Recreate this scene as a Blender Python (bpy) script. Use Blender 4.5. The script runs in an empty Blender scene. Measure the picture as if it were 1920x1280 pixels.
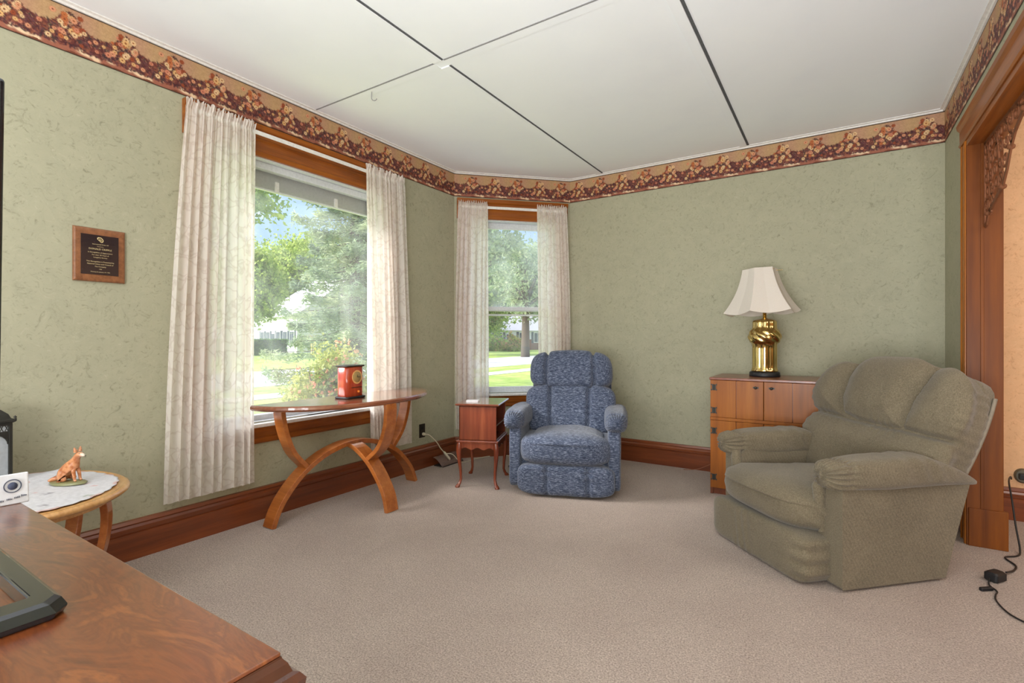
import bpy, bmesh, math, random
import numpy as np
from mathutils import Vector, Matrix
S = bpy.context.scene
C = bpy.context.collection
PI = math.pi
rad = math.radians

# ---------------------------------------------------------------- camera
TH = rad(32.85)
FPX = 941.0
cam = bpy.data.cameras.new('camera')
cam_o = bpy.data.objects.new('camera', cam)
C.objects.link(cam_o)
cam.sensor_fit = 'HORIZONTAL'
cam.sensor_width = 36.0
cam.lens = 36.0 * FPX / 1920.0
cam.shift_y = -6.0 / 1920.0
cam.clip_start = 0.02
cam.clip_end = 500
cam_o.location = (0, 0, 1.15)
cam_o.rotation_euler = (rad(90), 0, TH)
S.camera = cam_o

# ---------------------------------------------------------------- world, sun, lights, exposure
S.view_settings.view_transform = 'Standard'
S.view_settings.look = 'None'
S.view_settings.gamma = 1.0
S.view_settings.use_curve_mapping = False
S.view_settings.exposure = 0.12

wd = bpy.data.worlds.new('sky')
S.world = wd
wd.use_nodes = True
wn = wd.node_tree
wn.nodes.clear()
def _n(t, ty, **kw):
    n = t.nodes.new(ty)
    for k, v in kw.items():
        setattr(n, k, v)
    return n
w_out = _n(wn, 'ShaderNodeOutputWorld')
w_bg = _n(wn, 'ShaderNodeBackground')
w_tc = _n(wn, 'ShaderNodeTexCoord')
w_map = _n(wn, 'ShaderNodeMapping')
w_map.inputs['Scale'].default_value = (1.0, 1.0, 2.6)
w_noise = _n(wn, 'ShaderNodeTexNoise')
w_noise.inputs['Scale'].default_value = 3.2
w_noise.inputs['Detail'].default_value = 7
w_noise.inputs['Roughness'].default_value = 0.55
w_cr = _n(wn, 'ShaderNodeValToRGB')
w_cr.color_ramp.elements[0].position = 0.43
w_cr.color_ramp.elements[0].color = (0.34, 0.50, 0.82, 1)
w_cr.color_ramp.elements[1].position = 0.60
w_cr.color_ramp.elements[1].color = (0.86, 0.88, 0.94, 1)
wn.links.new(w_tc.outputs['Generated'], w_map.inputs['Vector'])
wn.links.new(w_map.outputs['Vector'], w_noise.inputs['Vector'])
wn.links.new(w_noise.outputs['Fac'], w_cr.inputs['Fac'])
wn.links.new(w_cr.outputs['Color'], w_bg.inputs['Color'])
w_bg.inputs['Strength'].default_value = 1.5
wn.links.new(w_bg.outputs['Background'], w_out.inputs['Surface'])

def light(name, ty, loc, direction, energy, color=(1, 1, 1), **kw):
    l = bpy.data.lights.new(name, ty)
    o = bpy.data.objects.new(name, l)
    C.objects.link(o)
    o.location = loc
    o.rotation_euler = Vector(direction).to_track_quat('-Z', 'Y').to_euler()
    l.energy = energy
    l.color = color
    for k, v in kw.items():
        setattr(l, k, v)
    return o
light('daylight_sun', 'SUN', (-8, 0, 8), (0.62, 0.52, -0.52), 8.0, (1.0, 0.98, 0.95), angle=rad(28))
light('rear_bounce_fill', 'AREA', (0.0, -1.15, 0.85), (-0.05, 0.95, 1.0), 225, (0.96, 0.975, 1.0), shape='RECTANGLE', size=2.8, size_y=1.3)  # added fill behind the camera, aimed up to bounce off the ceiling
light('rear_front_fill', 'AREA', (-1.2, -1.75, 1.6), (0.0, 1.0, -0.12), 38, (1.0, 0.99, 0.98), shape='RECTANGLE', size=2.8, size_y=1.6)  # added soft fill behind the camera; the rear wall has no window
light('next_room_fill', 'AREA', (2.1, 2.6, 2.6), (0, 0.3, -1), 32, (1.0, 0.93, 0.84), shape='RECTANGLE', size=1.5, size_y=1.5)  # unseen fill added to brighten the adjoining room, no fixture behind it

# ---------------------------------------------------------------- room constants
XL, XR, YB = -3.086, 0.639, 4.581
DX, DY = -2.259, 3.754          # ends of the diagonal wall: (XL,DY) -> (DX,YB)
DLEN = (DX - XL) * math.sqrt(2)
H = 2.75
YF = -2.2
F3 = Vector((-math.sin(TH), math.cos(TH), 0))
R3 = Vector((math.cos(TH), math.sin(TH), 0))
GZ = -0.5
def polar(px, d, z=GZ):
    p = F3 * d + R3 * ((px - 960) / FPX * d)
    return Vector((p.x, p.y, z))

# ---------------------------------------------------------------- object helpers
def tag(o, label=None, cat=None, group=None, kind=None):
    if label: o['label'] = label
    if cat: o['category'] = cat
    if group: o['group'] = group
    if kind: o['kind'] = kind
    return o
def empty(name, loc=(0, 0, 0), rz=0.0, parent=None):
    o = bpy.data.objects.new(name, None)
    C.objects.link(o)
    o.empty_display_size = 0.05
    o.location = loc
    o.rotation_euler = (0, 0, rz)
    if parent: o.parent = parent
    return o
def thing(name, label, cat, loc=(0, 0, 0), rz=0.0, group=None):
    return tag(empty(name, loc, rz), label, cat, group)

class MB:
    def __init__(s):
        s.v = []; s.f = []; s.sm = []
    def add(s, vs, fs, smooth=False):
        n = len(s.v)
        s.v += [tuple(v) for v in vs]
        s.f += [tuple(i + n for i in f) for f in fs]
        s.sm += [smooth] * len(fs)
        return s
    def box(s, x0, x1, y0, y1, z0, z1):
        vs = [(x, y, z) for z in (z0, z1) for y in (y0, y1) for x in (x0, x1)]
        return s.add(vs, [(0, 2, 3, 1), (4, 5, 7, 6), (0, 1, 5, 4), (2, 6, 7, 3), (0, 4, 6, 2), (1, 3, 7, 5)])
    def rings(s, rings, cap=True, smooth=True, closed=False):
        m = len(rings[0]); vs = [p for r in rings for p in r]; fs = []
        k = len(rings)
        for i in range(k if closed else k - 1):
            j2 = (i + 1) % k
            for j in range(m):
                fs.append((i * m + j, i * m + (j + 1) % m, j2 * m + (j + 1) % m, j2 * m + j))
        n0 = len(s.f)
        s.add(vs, fs, smooth)
        if cap and not closed:
            s.add(rings[0], [tuple(range(m))[::-1]])
            s.add(rings[-1], [tuple(range(m))])
        return s
    def tube(s, pts, r, n=8, smooth=True, closed=False):
        pts = [Vector(p) for p in pts]
        rr = r if isinstance(r, (list, tuple)) else [r] * len(pts)
        t0 = (pts[1] - pts[0]).normalized()
        up = Vector((0, 0, 1)) if abs(t0.z) < 0.9 else Vector((1, 0, 0))
        a = t0.cross(up).normalized()
        rings = []
        for i, p in enumerate(pts):
            if closed:
                t = (pts[(i + 1) % len(pts)] - pts[i - 1]).normalized()
            else:
                t = (pts[min(i + 1, len(pts) - 1)] - pts[max(i - 1, 0)]).normalized()
            a = (a - t * a.dot(t)).normalized()
            b = t.cross(a)
            rings.append([p + (a * math.cos(2 * PI * k / n) + b * math.sin(2 * PI * k / n)) * rr[i] for k in range(n)])
        return s.rings(rings, True, smooth, closed)
    def lathe(s, prof, c=(0, 0, 0), n=32, smooth=True, mod=None):
        rings = []
        for (r, z) in prof:
            ring = []
            for k in range(n):
                a = 2 * PI * k / n
                q = r * (mod(a, z) if mod else 1)
                ring.append((c[0] + q * math.cos(a), c[1] + q * math.sin(a), c[2] + z))
            rings.append(ring)
        return s.rings(rings, True, smooth)
    def extr(s, prof, x0, x1, smooth=False):
        """closed profile [(y,z)] swept along x"""
        return s.rings([[(x0, y, z) for y, z in prof], [(x1, y, z) for y, z in prof]], True, smooth)
    def extrz(s, prof, z0, z1):
        return s.rings([[(x, y, z0) for x, y in prof], [(x, y, z1) for x, y in prof]], True, False)
    def prism(s, out, axis, a0, a1):
        """outline in the two other axes, extruded along axis"""
        def mk(a):
            r = []
            for u, w in out:
                r.append((a, u, w) if axis == 0 else (u, a, w) if axis == 1 else (u, w, a))
            return r
        return s.rings([mk(a0), mk(a1)], True, False)
    def band(s, pts, wd_, width, th):
        pts = [Vector(p) for p in pts]; wv = Vector(wd_).normalized(); rings = []
        for i, p in enumerate(pts):
            t = (pts[min(i + 1, len(pts) - 1)] - pts[max(i - 1, 0)]).normalized()
            nn = wv.cross(t).normalized()
            rings.append([p + wv * (a * width / 2) + nn * (b * th / 2) for a, b in ((-1, -1), (1, -1), (1, 1), (-1, 1))])
        return s.rings(rings, True, False)
    def build(s, name, m, parent=None, loc=None, rot=None, bevel=0, seg=2, kind=None, sub=0):
        me = bpy.data.meshes.new(name)
        me.from_pydata(s.v, [], s.f)
        me.polygons.foreach_set('use_smooth', s.sm)
        if m: me.materials.append(m)
        bm = bmesh.new(); bm.from_mesh(me)
        bmesh.ops.recalc_face_normals(bm, faces=bm.faces)
        bm.to_mesh(me); bm.free()
        me.update()
        o = bpy.data.objects.new(name, me)
        C.objects.link(o)
        if parent: o.parent = parent
        if loc is not None: o.location = loc
        if rot is not None: o.rotation_euler = rot
        if bevel:
            b = o.modifiers.new('bevel', 'BEVEL'); b.width = bevel; b.segments = seg; b.limit_method = 'ANGLE'; b.angle_limit = rad(40)
        if sub:
            u = o.modifiers.new('sub', 'SUBSURF'); u.levels = sub; u.render_levels = sub
        if kind: o['kind'] = kind
        return o

def mesh_np(name, V, Q, m, parent=None, smooth=False, col=None, loc=None, rot=None):
    me = bpy.data.meshes.new(name)
    V = np.asarray(V, dtype=np.float32); Q = np.asarray(Q, dtype=np.int32)
    me.vertices.add(len(V)); me.vertices.foreach_set('co', V.ravel())
    k = Q.shape[1]
    me.loops.add(Q.size); me.loops.foreach_set('vertex_index', Q.ravel())
    me.polygons.add(len(Q))
    me.polygons.foreach_set('loop_start', np.arange(0, Q.size, k, dtype=np.int32))
    me.polygons.foreach_set('use_smooth', np.full(len(Q), smooth))
    me.update(calc_edges=True)
    if col is not None:
        at = me.color_attributes.new('paint', 'FLOAT_COLOR', 'POINT')
        at.data.foreach_set('color', np.asarray(col, dtype=np.float32).ravel())
    if m: me.materials.append(m)
    me.validate()
    o = bpy.data.objects.new(name, me)
    C.objects.link(o)
    if parent: o.parent = parent
    if loc is not None: o.location = loc
    if rot is not None: o.rotation_euler = rot
    return o

def grid_quads(nu, nv):
    i = np.arange((nu - 1) * (nv - 1)); a = (i // (nv - 1)) * nv + i % (nv - 1)
    return np.stack([a, a + nv, a + nv + 1, a + 1], 1)

_cube_cache = {}
def cube_grid(n):
    if n not in _cube_cache:
        t = np.linspace(-1, 1, n + 1); t = np.tan(t * PI / 4 * 0.92) / math.tan(PI / 4 * 0.92)
        idx = {}; vs = []; qs = []
        def vid(i, j, k):
            key = (i, j, k)
            if key not in idx:
                idx[key] = len(vs); vs.append((t[i], t[j], t[k]))
            return idx[key]
        for a in range(n):
            for b in range(n):
                for c, flip in ((0, True), (n, False)):
                    for ax in range(3):
                        def P(u, v):
                            return vid(c, u, v) if ax == 0 else vid(v, c, u) if ax == 1 else vid(u, v, c)
                        q = [P(a, b), P(a + 1, b), P(a + 1, b + 1), P(a, b + 1)]
                        qs.append(q[::-1] if flip else q)
        _cube_cache[n] = (np.array(vs), np.array(qs))
    return _cube_cache[n]

def cushion(name, c, h, m, parent=None, e=5.0, n=28, disp=None, rot=None, shape=None):
    """soft rounded box, c centre, h half sizes; disp(P,N)->offset along N ; shape(P)->P"""
    V, Q = cube_grid(n)
    ee = np.array(e if isinstance(e, (tuple, list)) else (e, e, e), dtype=float)
    em = float(ee.mean())
    s = (np.abs(V) ** em).sum(1) ** (1 / em)
    q = V / s[:, None]
    h = np.array(h, float)
    P = q * h
    N = np.sign(q) * np.abs(q) ** (em - 1) / h
    N /= np.linalg.norm(N, axis=1)[:, None] + 1e-9
    if disp is not None:
        P = P + N * disp(P, N)[:, None]
    if shape is not None:
        P = shape(P)
    return mesh_np(name, P, Q, m, parent, True, loc=c, rot=rot)

def seg_dist(x, z, lines):
    """distance and arc parameter to nearest of several polylines"""
    best = np.full(x.shape, 1e9); tt = np.zeros(x.shape)
    for L in lines:
        acc = 0.0
        for (ax, az), (bx, bz) in zip(L[:-1], L[1:]):
            dx, dz = bx - ax, bz - az; ll = dx * dx + dz * dz
            t = np.clip(((x - ax) * dx + (z - az) * dz) / ll, 0, 1)
            d = np.hypot(x - ax - t * dx, z - az - t * dz)
            k = d < best
            best = np.where(k, d, best); tt = np.where(k, acc + t * math.sqrt(ll), tt)
            acc += math.sqrt(ll)
    return best, tt

def vnoise(P, s, seed=0):
    r = np.random.RandomState(seed); out = np.zeros(len(P))
    for k in range(6):
        d = r.normal(size=3); d /= np.linalg.norm(d)
        out += np.sin(P @ d * s * (0.7 + 0.25 * k) + r.uniform(0, 6.28))
    return out / 6

# ---------------------------------------------------------------- materials
def srgb(r, g, b):
    def f(c):
        c /= 255.0
        return c / 12.92 if c <= 0.04045 else ((c + 0.055) / 1.055) ** 2.4
    return (f(r), f(g), f(b), 1.0)
def mat(name):
    m = bpy.data.materials.new(name); m.use_nodes = True
    t = m.node_tree; b = t.nodes['Principled BSDF']
    return m, t, b
def plain(name, col, rough=0.6, metal=0.0, spec=0.5, coat=0.0, bump=0.0, bscale=60.0, var=1.0):
    m, t, b = mat(name)
    b.inputs['Roughness'].default_value = rough
    b.inputs['Metallic'].default_value = metal
    b.inputs['Specular IOR Level'].default_value = spec
    b.inputs['Coat Weight'].default_value = coat
    n = noise(t, bscale, 3, 0.5)
    r = ramp(t, n, [(0.3, tuple(c * (1 - 0.1 * var) for c in col[:3]) + (1,)), (0.7, tuple(min(1, c * (1 + 0.06 * var)) for c in col[:3]) + (1,))])
    t.links.new(r, b.inputs['Base Color'])
    if bump: add_bump(t, b, n, bump)
    return m
def coords(t, scale=(1, 1, 1), kind='Object', rot=(0, 0, 0)):
    tc = t.nodes.new('ShaderNodeTexCoord'); mp = t.nodes.new('ShaderNodeMapping')
    mp.inputs['Scale'].default_value = scale; mp.inputs['Rotation'].default_value = rot
    t.links.new(tc.outputs[kind], mp.inputs['Vector'])
    return mp.outputs['Vector']
def noise(t, scale, detail=4, rough=0.5, dist=0.0, vec=None, out='Fac'):
    n = t.nodes.new('ShaderNodeTexNoise')
    n.inputs['Scale'].default_value = scale; n.inputs['Detail'].default_value = detail
    n.inputs['Roughness'].default_value = rough; n.inputs['Distortion'].default_value = dist
    t.links.new(vec if vec is not None else coords(t), n.inputs['Vector'])
    return n.outputs[out]
def ramp(t, fac, stops, interp='LINEAR'):
    r = t.nodes.new('ShaderNodeValToRGB'); cr = r.color_ramp; cr.interpolation = interp
    while len(cr.elements) < len(stops): cr.elements.new(0.5)
    for e, (p, c) in zip(cr.elements, stops):
        e.position = p; e.color = c
    t.links.new(fac, r.inputs['Fac'])
    return r.outputs['Color']
def mixc(t, fac, a, b, mode='MIX'):
    n = t.nodes.new('ShaderNodeMix'); n.data_type = 'RGBA'; n.blend_type = mode
    ins = [i for i in n.inputs if i.type == 'RGBA']
    f = n.inputs[0]
    if isinstance(fac, (int, float)): f.default_value = fac
    else: t.links.new(fac, f)
    for i, v in zip(ins, (a, b)):
        if isinstance(v, tuple): i.default_value = v
        else: t.links.new(v, i)
    return [o for o in n.outputs if o.type == 'RGBA'][0]
def add_bump(t, b, h, strength=0.3, dist=0.01):
    n = t.nodes.new('ShaderNodeBump'); n.inputs['Strength'].default_value = strength
    n.inputs['Distance'].default_value = dist
    t.links.new(h, n.inputs['Height']); t.links.new(n.outputs['Normal'], b.inputs['Normal'])
    return n

def wood(name, dark, mid, lightc, axis='x', scale=1.0, rough=0.35, coat=0.3, swirl=0.6, spec=0.5):
    m, t, b = mat(name)
    sc = {'x': (1.0, 16, 16), 'y': (16, 1.0, 16), 'z': (16, 16, 1.0)}[axis]
    v = coords(t, tuple(k * scale for k in sc))
    n1 = noise(t, 1.4, 5, 0.55, swirl * 0.5, v)
    n2 = noise(t, 7.0, 3, 0.6, 0.1, v)
    c1 = ramp(t, n1, [(0.22, dark), (0.5, mid), (0.8, lightc)])
    c2 = ramp(t, n2, [(0.35, (0.72, 0.68, 0.64, 1)), (0.6, (1, 1, 1, 1))])
    c = mixc(t, 0.5, c1, c2, 'MULTIPLY')
    t.links.new(c, b.inputs['Base Color'])
    b.inputs['Roughness'].default_value = rough
    b.inputs['Coat Weight'].default_value = coat
    b.inputs['Coat Roughness'].default_value = 0.18
    b.inputs['Specular IOR Level'].default_value = spec
    add_bump(t, b, n2, 0.06, 0.003)
    return m

def wallpaper(name, base, lightc, dark):
    m, t, b = mat(name)
    v = coords(t)
    n1 = noise(t, 9, 5, 0.62, 1.2, v)
    n2 = noise(t, 19, 6, 0.72, 2.6, v)
    c = ramp(t, n2, [(0.31, dark), (0.45, base), (0.58, base), (0.74, lightc)])
    w = noise(t, 7, 2, 0.5, 2.0, v)
    # small scroll marks
    vo = t.nodes.new('ShaderNodeTexVoronoi'); vo.feature = 'DISTANCE_TO_EDGE'; vo.inputs['Scale'].default_value = 22
    nz = t.nodes.new('ShaderNodeTexNoise'); nz.inputs['Scale'].default_value = 11; nz.inputs['Detail'].default_value = 3
    t.links.new(v, nz.inputs['Vector'])
    vm = t.nodes.new('ShaderNodeVectorMath'); vm.operation = 'MULTIPLY_ADD'
    vm.inputs[1].default_value = (0.35, 0.35, 0.35)
    t.links.new(nz.outputs['Color'], vm.inputs[0]); t.links.new(v, vm.inputs[2])
    t.links.new(vm.outputs[0], vo.inputs['Vector'])
    mk = ramp(t, vo.outputs['Distance'], [(0.0, (0.7, 0.7, 0.7, 1)), (0.14, (0, 0, 0, 1))])
    msk = ramp(t, noise(t, 8.5, 2, 0.5, 0.8, v), [(0.53, (0, 0, 0, 1)), (0.66, (0.42, 0.42, 0.42, 1))])
    f = mixc(t, 1.0, mk, msk, 'MULTIPLY')
    c = mixc(t, f, c, dark)
    big = ramp(t, n1, [(0.3, (0.93, 0.94, 0.93, 1)), (0.7, (1.03, 1.03, 1.02, 1))])
    c = mixc(t, 1.0, c, big, 'MULTIPLY')
    t.links.new(c, b.inputs['Base Color'])
    b.inputs['Roughness'].default_value = 0.62
    b.inputs['Specular IOR Level'].default_value = 0.25
    add_bump(t, b, n2, 0.08, 0.004)
    return m

M = {}
M['sage'] = wallpaper('sage_wallpaper', srgb(173, 170, 146), srgb(186, 182, 160), srgb(143, 142, 119))
M['peach'] = wallpaper('peach_wallpaper', srgb(222, 176, 134), srgb(234, 192, 152), srgb(196, 146, 106))
M['ceil'] = plain('ceiling_white', srgb(246, 250, 255), 0.85, spec=0.1, bscale=3, var=0.25)
M['joint'] = plain('ceiling_joint', srgb(96, 98, 100), 0.9, spec=0.1)
M['joint2'] = plain('ceiling_joint_light', srgb(150, 150, 152), 0.9, spec=0.1)
M['white'] = plain('white_paint', srgb(232, 230, 226), 0.45)
M['vinyl'] = plain('white_vinyl', srgb(214, 218, 222), 0.4)
M['vinylg'] = plain('grey_vinyl', srgb(168, 170, 168), 0.5)
M['trim'] = wood('oak_trim', srgb(110, 56, 16), srgb(150, 82, 24), srgb(174, 104, 38), 'x', 1.0, 0.35, 0.15, spec=0.3)
M['trimz'] = wood('oak_trim_upright', srgb(136, 76, 14), srgb(164, 94, 18), srgb(188, 116, 30), 'z', 0.7, 0.35, 0.15, spec=0.3)
M['base'] = wood('baseboard_wood', srgb(92, 42, 20), srgb(122, 60, 28), srgb(144, 76, 38), 'x', 0.8, 0.3, 0.4)
M['jamb'] = wood('jamb_wood', srgb(84, 40, 4), srgb(116, 60, 6), srgb(140, 78, 12), 'z', 0.5, 0.45, 0.05, spec=0.25)
M['fret'] = plain('fretwork_wood', srgb(122, 76, 50), 0.6, spec=0.2)
M['console'] = wood('console_cherry', srgb(148, 80, 32), srgb(174, 100, 44), srgb(196, 124, 64), 'x', 0.9, 0.28, 0.5)
M['ctop'] = wood('console_top', srgb(112, 62, 42), srgb(146, 88, 62), srgb(170, 112, 84), 'y', 0.8, 0.12, 0.9)
M['cherry'] = wood('side_table_cherry', srgb(92, 38, 20), srgb(132, 60, 34), srgb(160, 84, 50), 'z', 0.8, 0.25, 0.5)
M['cabw'] = wood('cabinet_pine', srgb(116, 62, 12), srgb(146, 82, 18), srgb(168, 102, 30), 'z', 0.55, 0.4, 0.08, spec=0.3)
M['cabd'] = wood('cabinet_frame', srgb(92, 44, 24), srgb(122, 62, 34), srgb(148, 80, 46), 'z', 0.6, 0.35, 0.3)
M['oval'] = wood('blond_table_wood', srgb(176, 122, 66), srgb(208, 156, 96), srgb(226, 182, 124), 'x', 0.8, 0.25, 0.5)
M['plaquew'] = wood('plaque_walnut', srgb(104, 62, 36), srgb(138, 88, 54), srgb(162, 108, 70), 'y', 1.4, 0.4, 0.2)
M['black'] = plain('black_gloss', srgb(18, 20, 24), 0.12, coat=0.5)
M['blackm'] = plain('black_matte', srgb(24, 24, 26), 0.5)
M['iron'] = plain('black_iron', srgb(52, 52, 48), 0.45, metal=0.3)
M['plate'] = plain('plaque_black', srgb(40, 34, 38), 0.16, coat=0.4)
M['brown'] = plain('brown_plastic', srgb(44, 36, 28), 0.4)
M['gold'] = plain('gold_paint', srgb(222, 204, 150), 0.35, metal=0.3)
M['cordw'] = plain('cream_cord', srgb(222, 214, 190), 0.5)
M['cordb'] = plain('tan_cord', srgb(150, 96, 66), 0.5)
M['paper'] = plain('white_paper', srgb(236, 236, 240), 0.6)
M['ink'] = plain('grey_ink', srgb(92, 96, 112), 0.7)
M['plasticc'] = plain('smoky_plastic', srgb(118, 96, 88), 0.2)

def brass():
    m, t, b = mat('polished_brass')
    b.inputs['Base Color'].default_value = srgb(214, 170, 84); b.inputs['Metallic'].default_value = 1
    n = noise(t, 12, 2); c = ramp(t, n, [(0.3, srgb(206, 176, 108)), (0.7, srgb(224, 198, 136))])
    t.links.new(c, b.inputs['Base Color']); b.inputs['Roughness'].default_value = 0.14
    return m
M['brass'] = brass()

def desk_mat():
    m, t, b = mat('desk_veneer')
    v = coords(t, (1.6, 4.5, 3.2))
    n1 = noise(t, 2.4, 6, 0.6, 3.2, v)
    n2 = noise(t, 2.0, 4, 0.6, 0.4, coords(t, (3, 90, 90)))
    c = ramp(t, n1, [(0.30, srgb(86, 40, 18)), (0.44, srgb(120, 62, 28)), (0.52, srgb(102, 50, 24)), (0.62, srgb(136, 76, 36)), (0.78, srgb(102, 50, 24))])
    c = mixc(t, 0.4, c, ramp(t, n2, [(0.3, (0.7, 0.66, 0.62, 1)), (0.65, (1, 1, 1, 1))]), 'MULTIPLY')
    t.links.new(c, b.inputs['Base Color'])
    b.inputs['Roughness'].default_value = 0.28; b.inputs['Coat Weight'].default_value = 1.0
    b.inputs['Coat Roughness'].default_value = 0.2
    add_bump(t, b, n2, 0.08, 0.002)
    return m
M['desk'] = desk_mat()
M['deske'] = plain('desk_edge', srgb(70, 34, 20), 0.25, coat=0.5)

def carpet_mat():
    m, t, b = mat('carpet')
    v = coords(t)
    fine = noise(t, 150, 4, 0.75, 0.0, v)
    mid = noise(t, 34, 4, 0.7, 0.4, v)
    big = noise(t, 1.6, 4, 0.6, 0.5, v)
    c = ramp(t, fine, [(0.30, srgb(132, 112, 100)), (0.5, srgb(200, 181, 167)), (0.66, srgb(234, 219, 206))])
    c = mixc(t, 1.0, c, ramp(t, mid, [(0.3, (0.90, 0.89, 0.88, 1)), (0.7, (1.05, 1.05, 1.05, 1))]), 'MULTIPLY')
    c = mixc(t, 1.0, c, ramp(t, big, [(0.35, (0.92, 0.90, 0.90, 1)), (0.65, (1.04, 1.04, 1.04, 1))]), 'MULTIPLY')
    t.links.new(c, b.inputs['Base Color'])
    b.inputs['Roughness'].default_value = 0.95; b.inputs['Specular IOR Level'].default_value = 0.1
    b.inputs['Sheen Weight'].default_value = 0.2
    add_bump(t, b, fine, 0.9, 0.012)
    return m
M['carpet'] = carpet_mat()

def fabric(name, dark, mid, lightc, sc=(60, 260, 260), rough=0.95, bump=0.4, rib=0, scale=1.0, sheen=0.35, stops=(0.32, 0.5, 0.68)):
    m, t, b = mat(name)
    v = coords(t, sc)
    n = noise(t, scale, 3, 0.75, 0.3, v)
    c = ramp(t, n, [(stops[0], dark), (stops[1], mid), (stops[2], lightc)])
    big = noise(t, 5, 3, 0.5, 0.5)
    c = mixc(t, 1.0, c, ramp(t, big, [(0.3, (0.9, 0.9, 0.9, 1)), (0.7, (1.08, 1.08, 1.08, 1))]), 'MULTIPLY')
    if rib:
        w = t.nodes.new('ShaderNodeTexWave'); w.wave_type = 'BANDS'; w.bands_direction = 'DIAGONAL'
        w.inputs['Scale'].default_value = rib; w.inputs['Distortion'].default_value = 1.5; w.inputs['Detail'].default_value = 2
        t.links.new(coords(t, (1.4, 0.5, 0.25)), w.inputs['Vector'])
        c = mixc(t, 1.0, c, ramp(t, w.outputs['Fac'], [(0.1, (0.93, 0.93, 0.93, 1)), (0.6, (1.02, 1.02, 1.02, 1))]), 'MULTIPLY')
    t.links.new(c, b.inputs['Base Color'])
    b.inputs['Roughness'].default_value = rough; b.inputs['Specular IOR Level'].default_value = 0.15
    b.inputs['Sheen Weight'].default_value = sheen
    add_bump(t, b, n, bump, 0.004)
    return m
M['blue'] = fabric('blue_tweed', srgb(38, 45, 62), srgb(70, 79, 100), srgb(138, 146, 164), (40, 190, 210), sheen=0.25)
M['green'] = fabric('olive_chenille', srgb(97, 88, 70), srgb(113, 103, 84), srgb(131, 120, 100), (200, 200, 200), rib=70, sheen=0.2, bump=0.2)

def curtain_mat():
    m, t, b = mat('sheer_cream_cloth')
    t.nodes.remove(b); out = t.nodes['Material Output']
    d = t.nodes.new('ShaderNodeBsdfDiffuse'); tr = t.nodes.new('ShaderNodeBsdfTranslucent'); tp = t.nodes.new('ShaderNodeBsdfTransparent')
    v = coords(t, (1, 1, 1))
    nz = t.nodes.new('ShaderNodeTexNoise'); nz.inputs['Scale'].default_value = 9; t.links.new(v, nz.inputs['Vector'])
    vm = t.nodes.new('ShaderNodeVectorMath'); vm.operation = 'MULTIPLY_ADD'; vm.inputs[1].default_value = (0.2, 0.2, 0.2)
    t.links.new(nz.outputs['Color'], vm.inputs[0]); t.links.new(v, vm.inputs[2])
    vo = t.nodes.new('ShaderNodeTexVoronoi'); vo.feature = 'DISTANCE_TO_EDGE'; vo.inputs['Scale'].default_value = 11
    t.links.new(vm.outputs[0], vo.inputs['Vector'])
    lines = ramp(t, vo.outputs['Distance'], [(0.01, srgb(238, 230, 223)), (0.09, srgb(252, 247, 241))])
    t.links.new(lines, d.inputs['Color']); t.links.new(lines, tr.inputs['Color'])
    m1 = t.nodes.new('ShaderNodeMixShader'); m1.inputs[0].default_value = 0.5
    t.links.new(d.outputs[0], m1.inputs[1]); t.links.new(tr.outputs[0], m1.inputs[2])
    m2 = t.nodes.new('ShaderNodeMixShader'); m2.inputs[0].default_value = 0.10
    t.links.new(m1.outputs[0], m2.inputs[1]); t.links.new(tp.outputs[0], m2.inputs[2])
    t.links.new(m2.outputs[0], out.inputs['Surface'])
    return m
M['curtain'] = curtain_mat()

def glass_mat(name, haze, tint=(1, 1, 1, 1)):
    m, t, b = mat(name)
    t.nodes.remove(b); out = t.nodes['Material Output']
    tp = t.nodes.new('ShaderNodeBsdfTransparent'); tp.inputs[0].default_value = tint
    gl = t.nodes.new('ShaderNodeBsdfGlossy'); gl.inputs['Roughness'].default_value = 0.02
    df = t.nodes.new('ShaderNodeBsdfTranslucent'); df.inputs[0].default_value = (0.9, 0.92, 0.95, 1)
    n = noise(t, 2.5, 4, 0.6, 0.6)
    hz = ramp(t, n, [(0.35, (haze * 0.3,) * 3 + (1,)), (0.7, (haze * 1.5,) * 3 + (1,))])
    a = t.nodes.new('ShaderNodeMixShader'); t.links.new(hz, a.inputs[0])
    t.links.new(tp.outputs[0], a.inputs[1]); t.links.new(df.outputs[0], a.inputs[2])
    c = t.nodes.new('ShaderNodeMixShader'); c.inputs[0].default_value = 0.05
    t.links.new(a.outputs[0], c.inputs[1]); t.links.new(gl.outputs[0], c.inputs[2])
    t.links.new(c.outputs[0], out.inputs['Surface'])
    return m
M['glass'] = glass_mat('window_glass', 0.06)
M['dusty'] = glass_mat('dusty_window_glass', 0.2)
def leafmat(name, a, bcol, c, rough=0.6, trans=0.5):
    m, t, b = mat(name)
    out = t.nodes['Material Output']
    n = noise(t, 1.3, 3, 0.6); n2 = noise(t, 9, 2, 0.5)
    col = ramp(t, n, [(0.35, a), (0.5, bcol), (0.65, c)])
    col = mixc(t, 0.6, col, ramp(t, n2, [(0.3, (0.6, 0.62, 0.55, 1)), (0.7, (1.15, 1.15, 1.1, 1))]), 'MULTIPLY')
    t.links.new(col, b.inputs['Base Color']); b.inputs['Roughness'].default_value = rough
    tr = t.nodes.new('ShaderNodeBsdfTranslucent'); t.links.new(col, tr.inputs[0])
    mx = t.nodes.new('ShaderNodeMixShader'); mx.inputs[0].default_value = trans
    t.links.new(b.outputs[0], mx.inputs[1]); t.links.new(tr.outputs[0], mx.inputs[2])
    t.links.new(mx.outputs[0], out.inputs['Surface'])
    return m
M['spruce'] = leafmat('spruce_needles', srgb(112, 136, 110), srgb(164, 182, 148), srgb(208, 214, 176))
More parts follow.
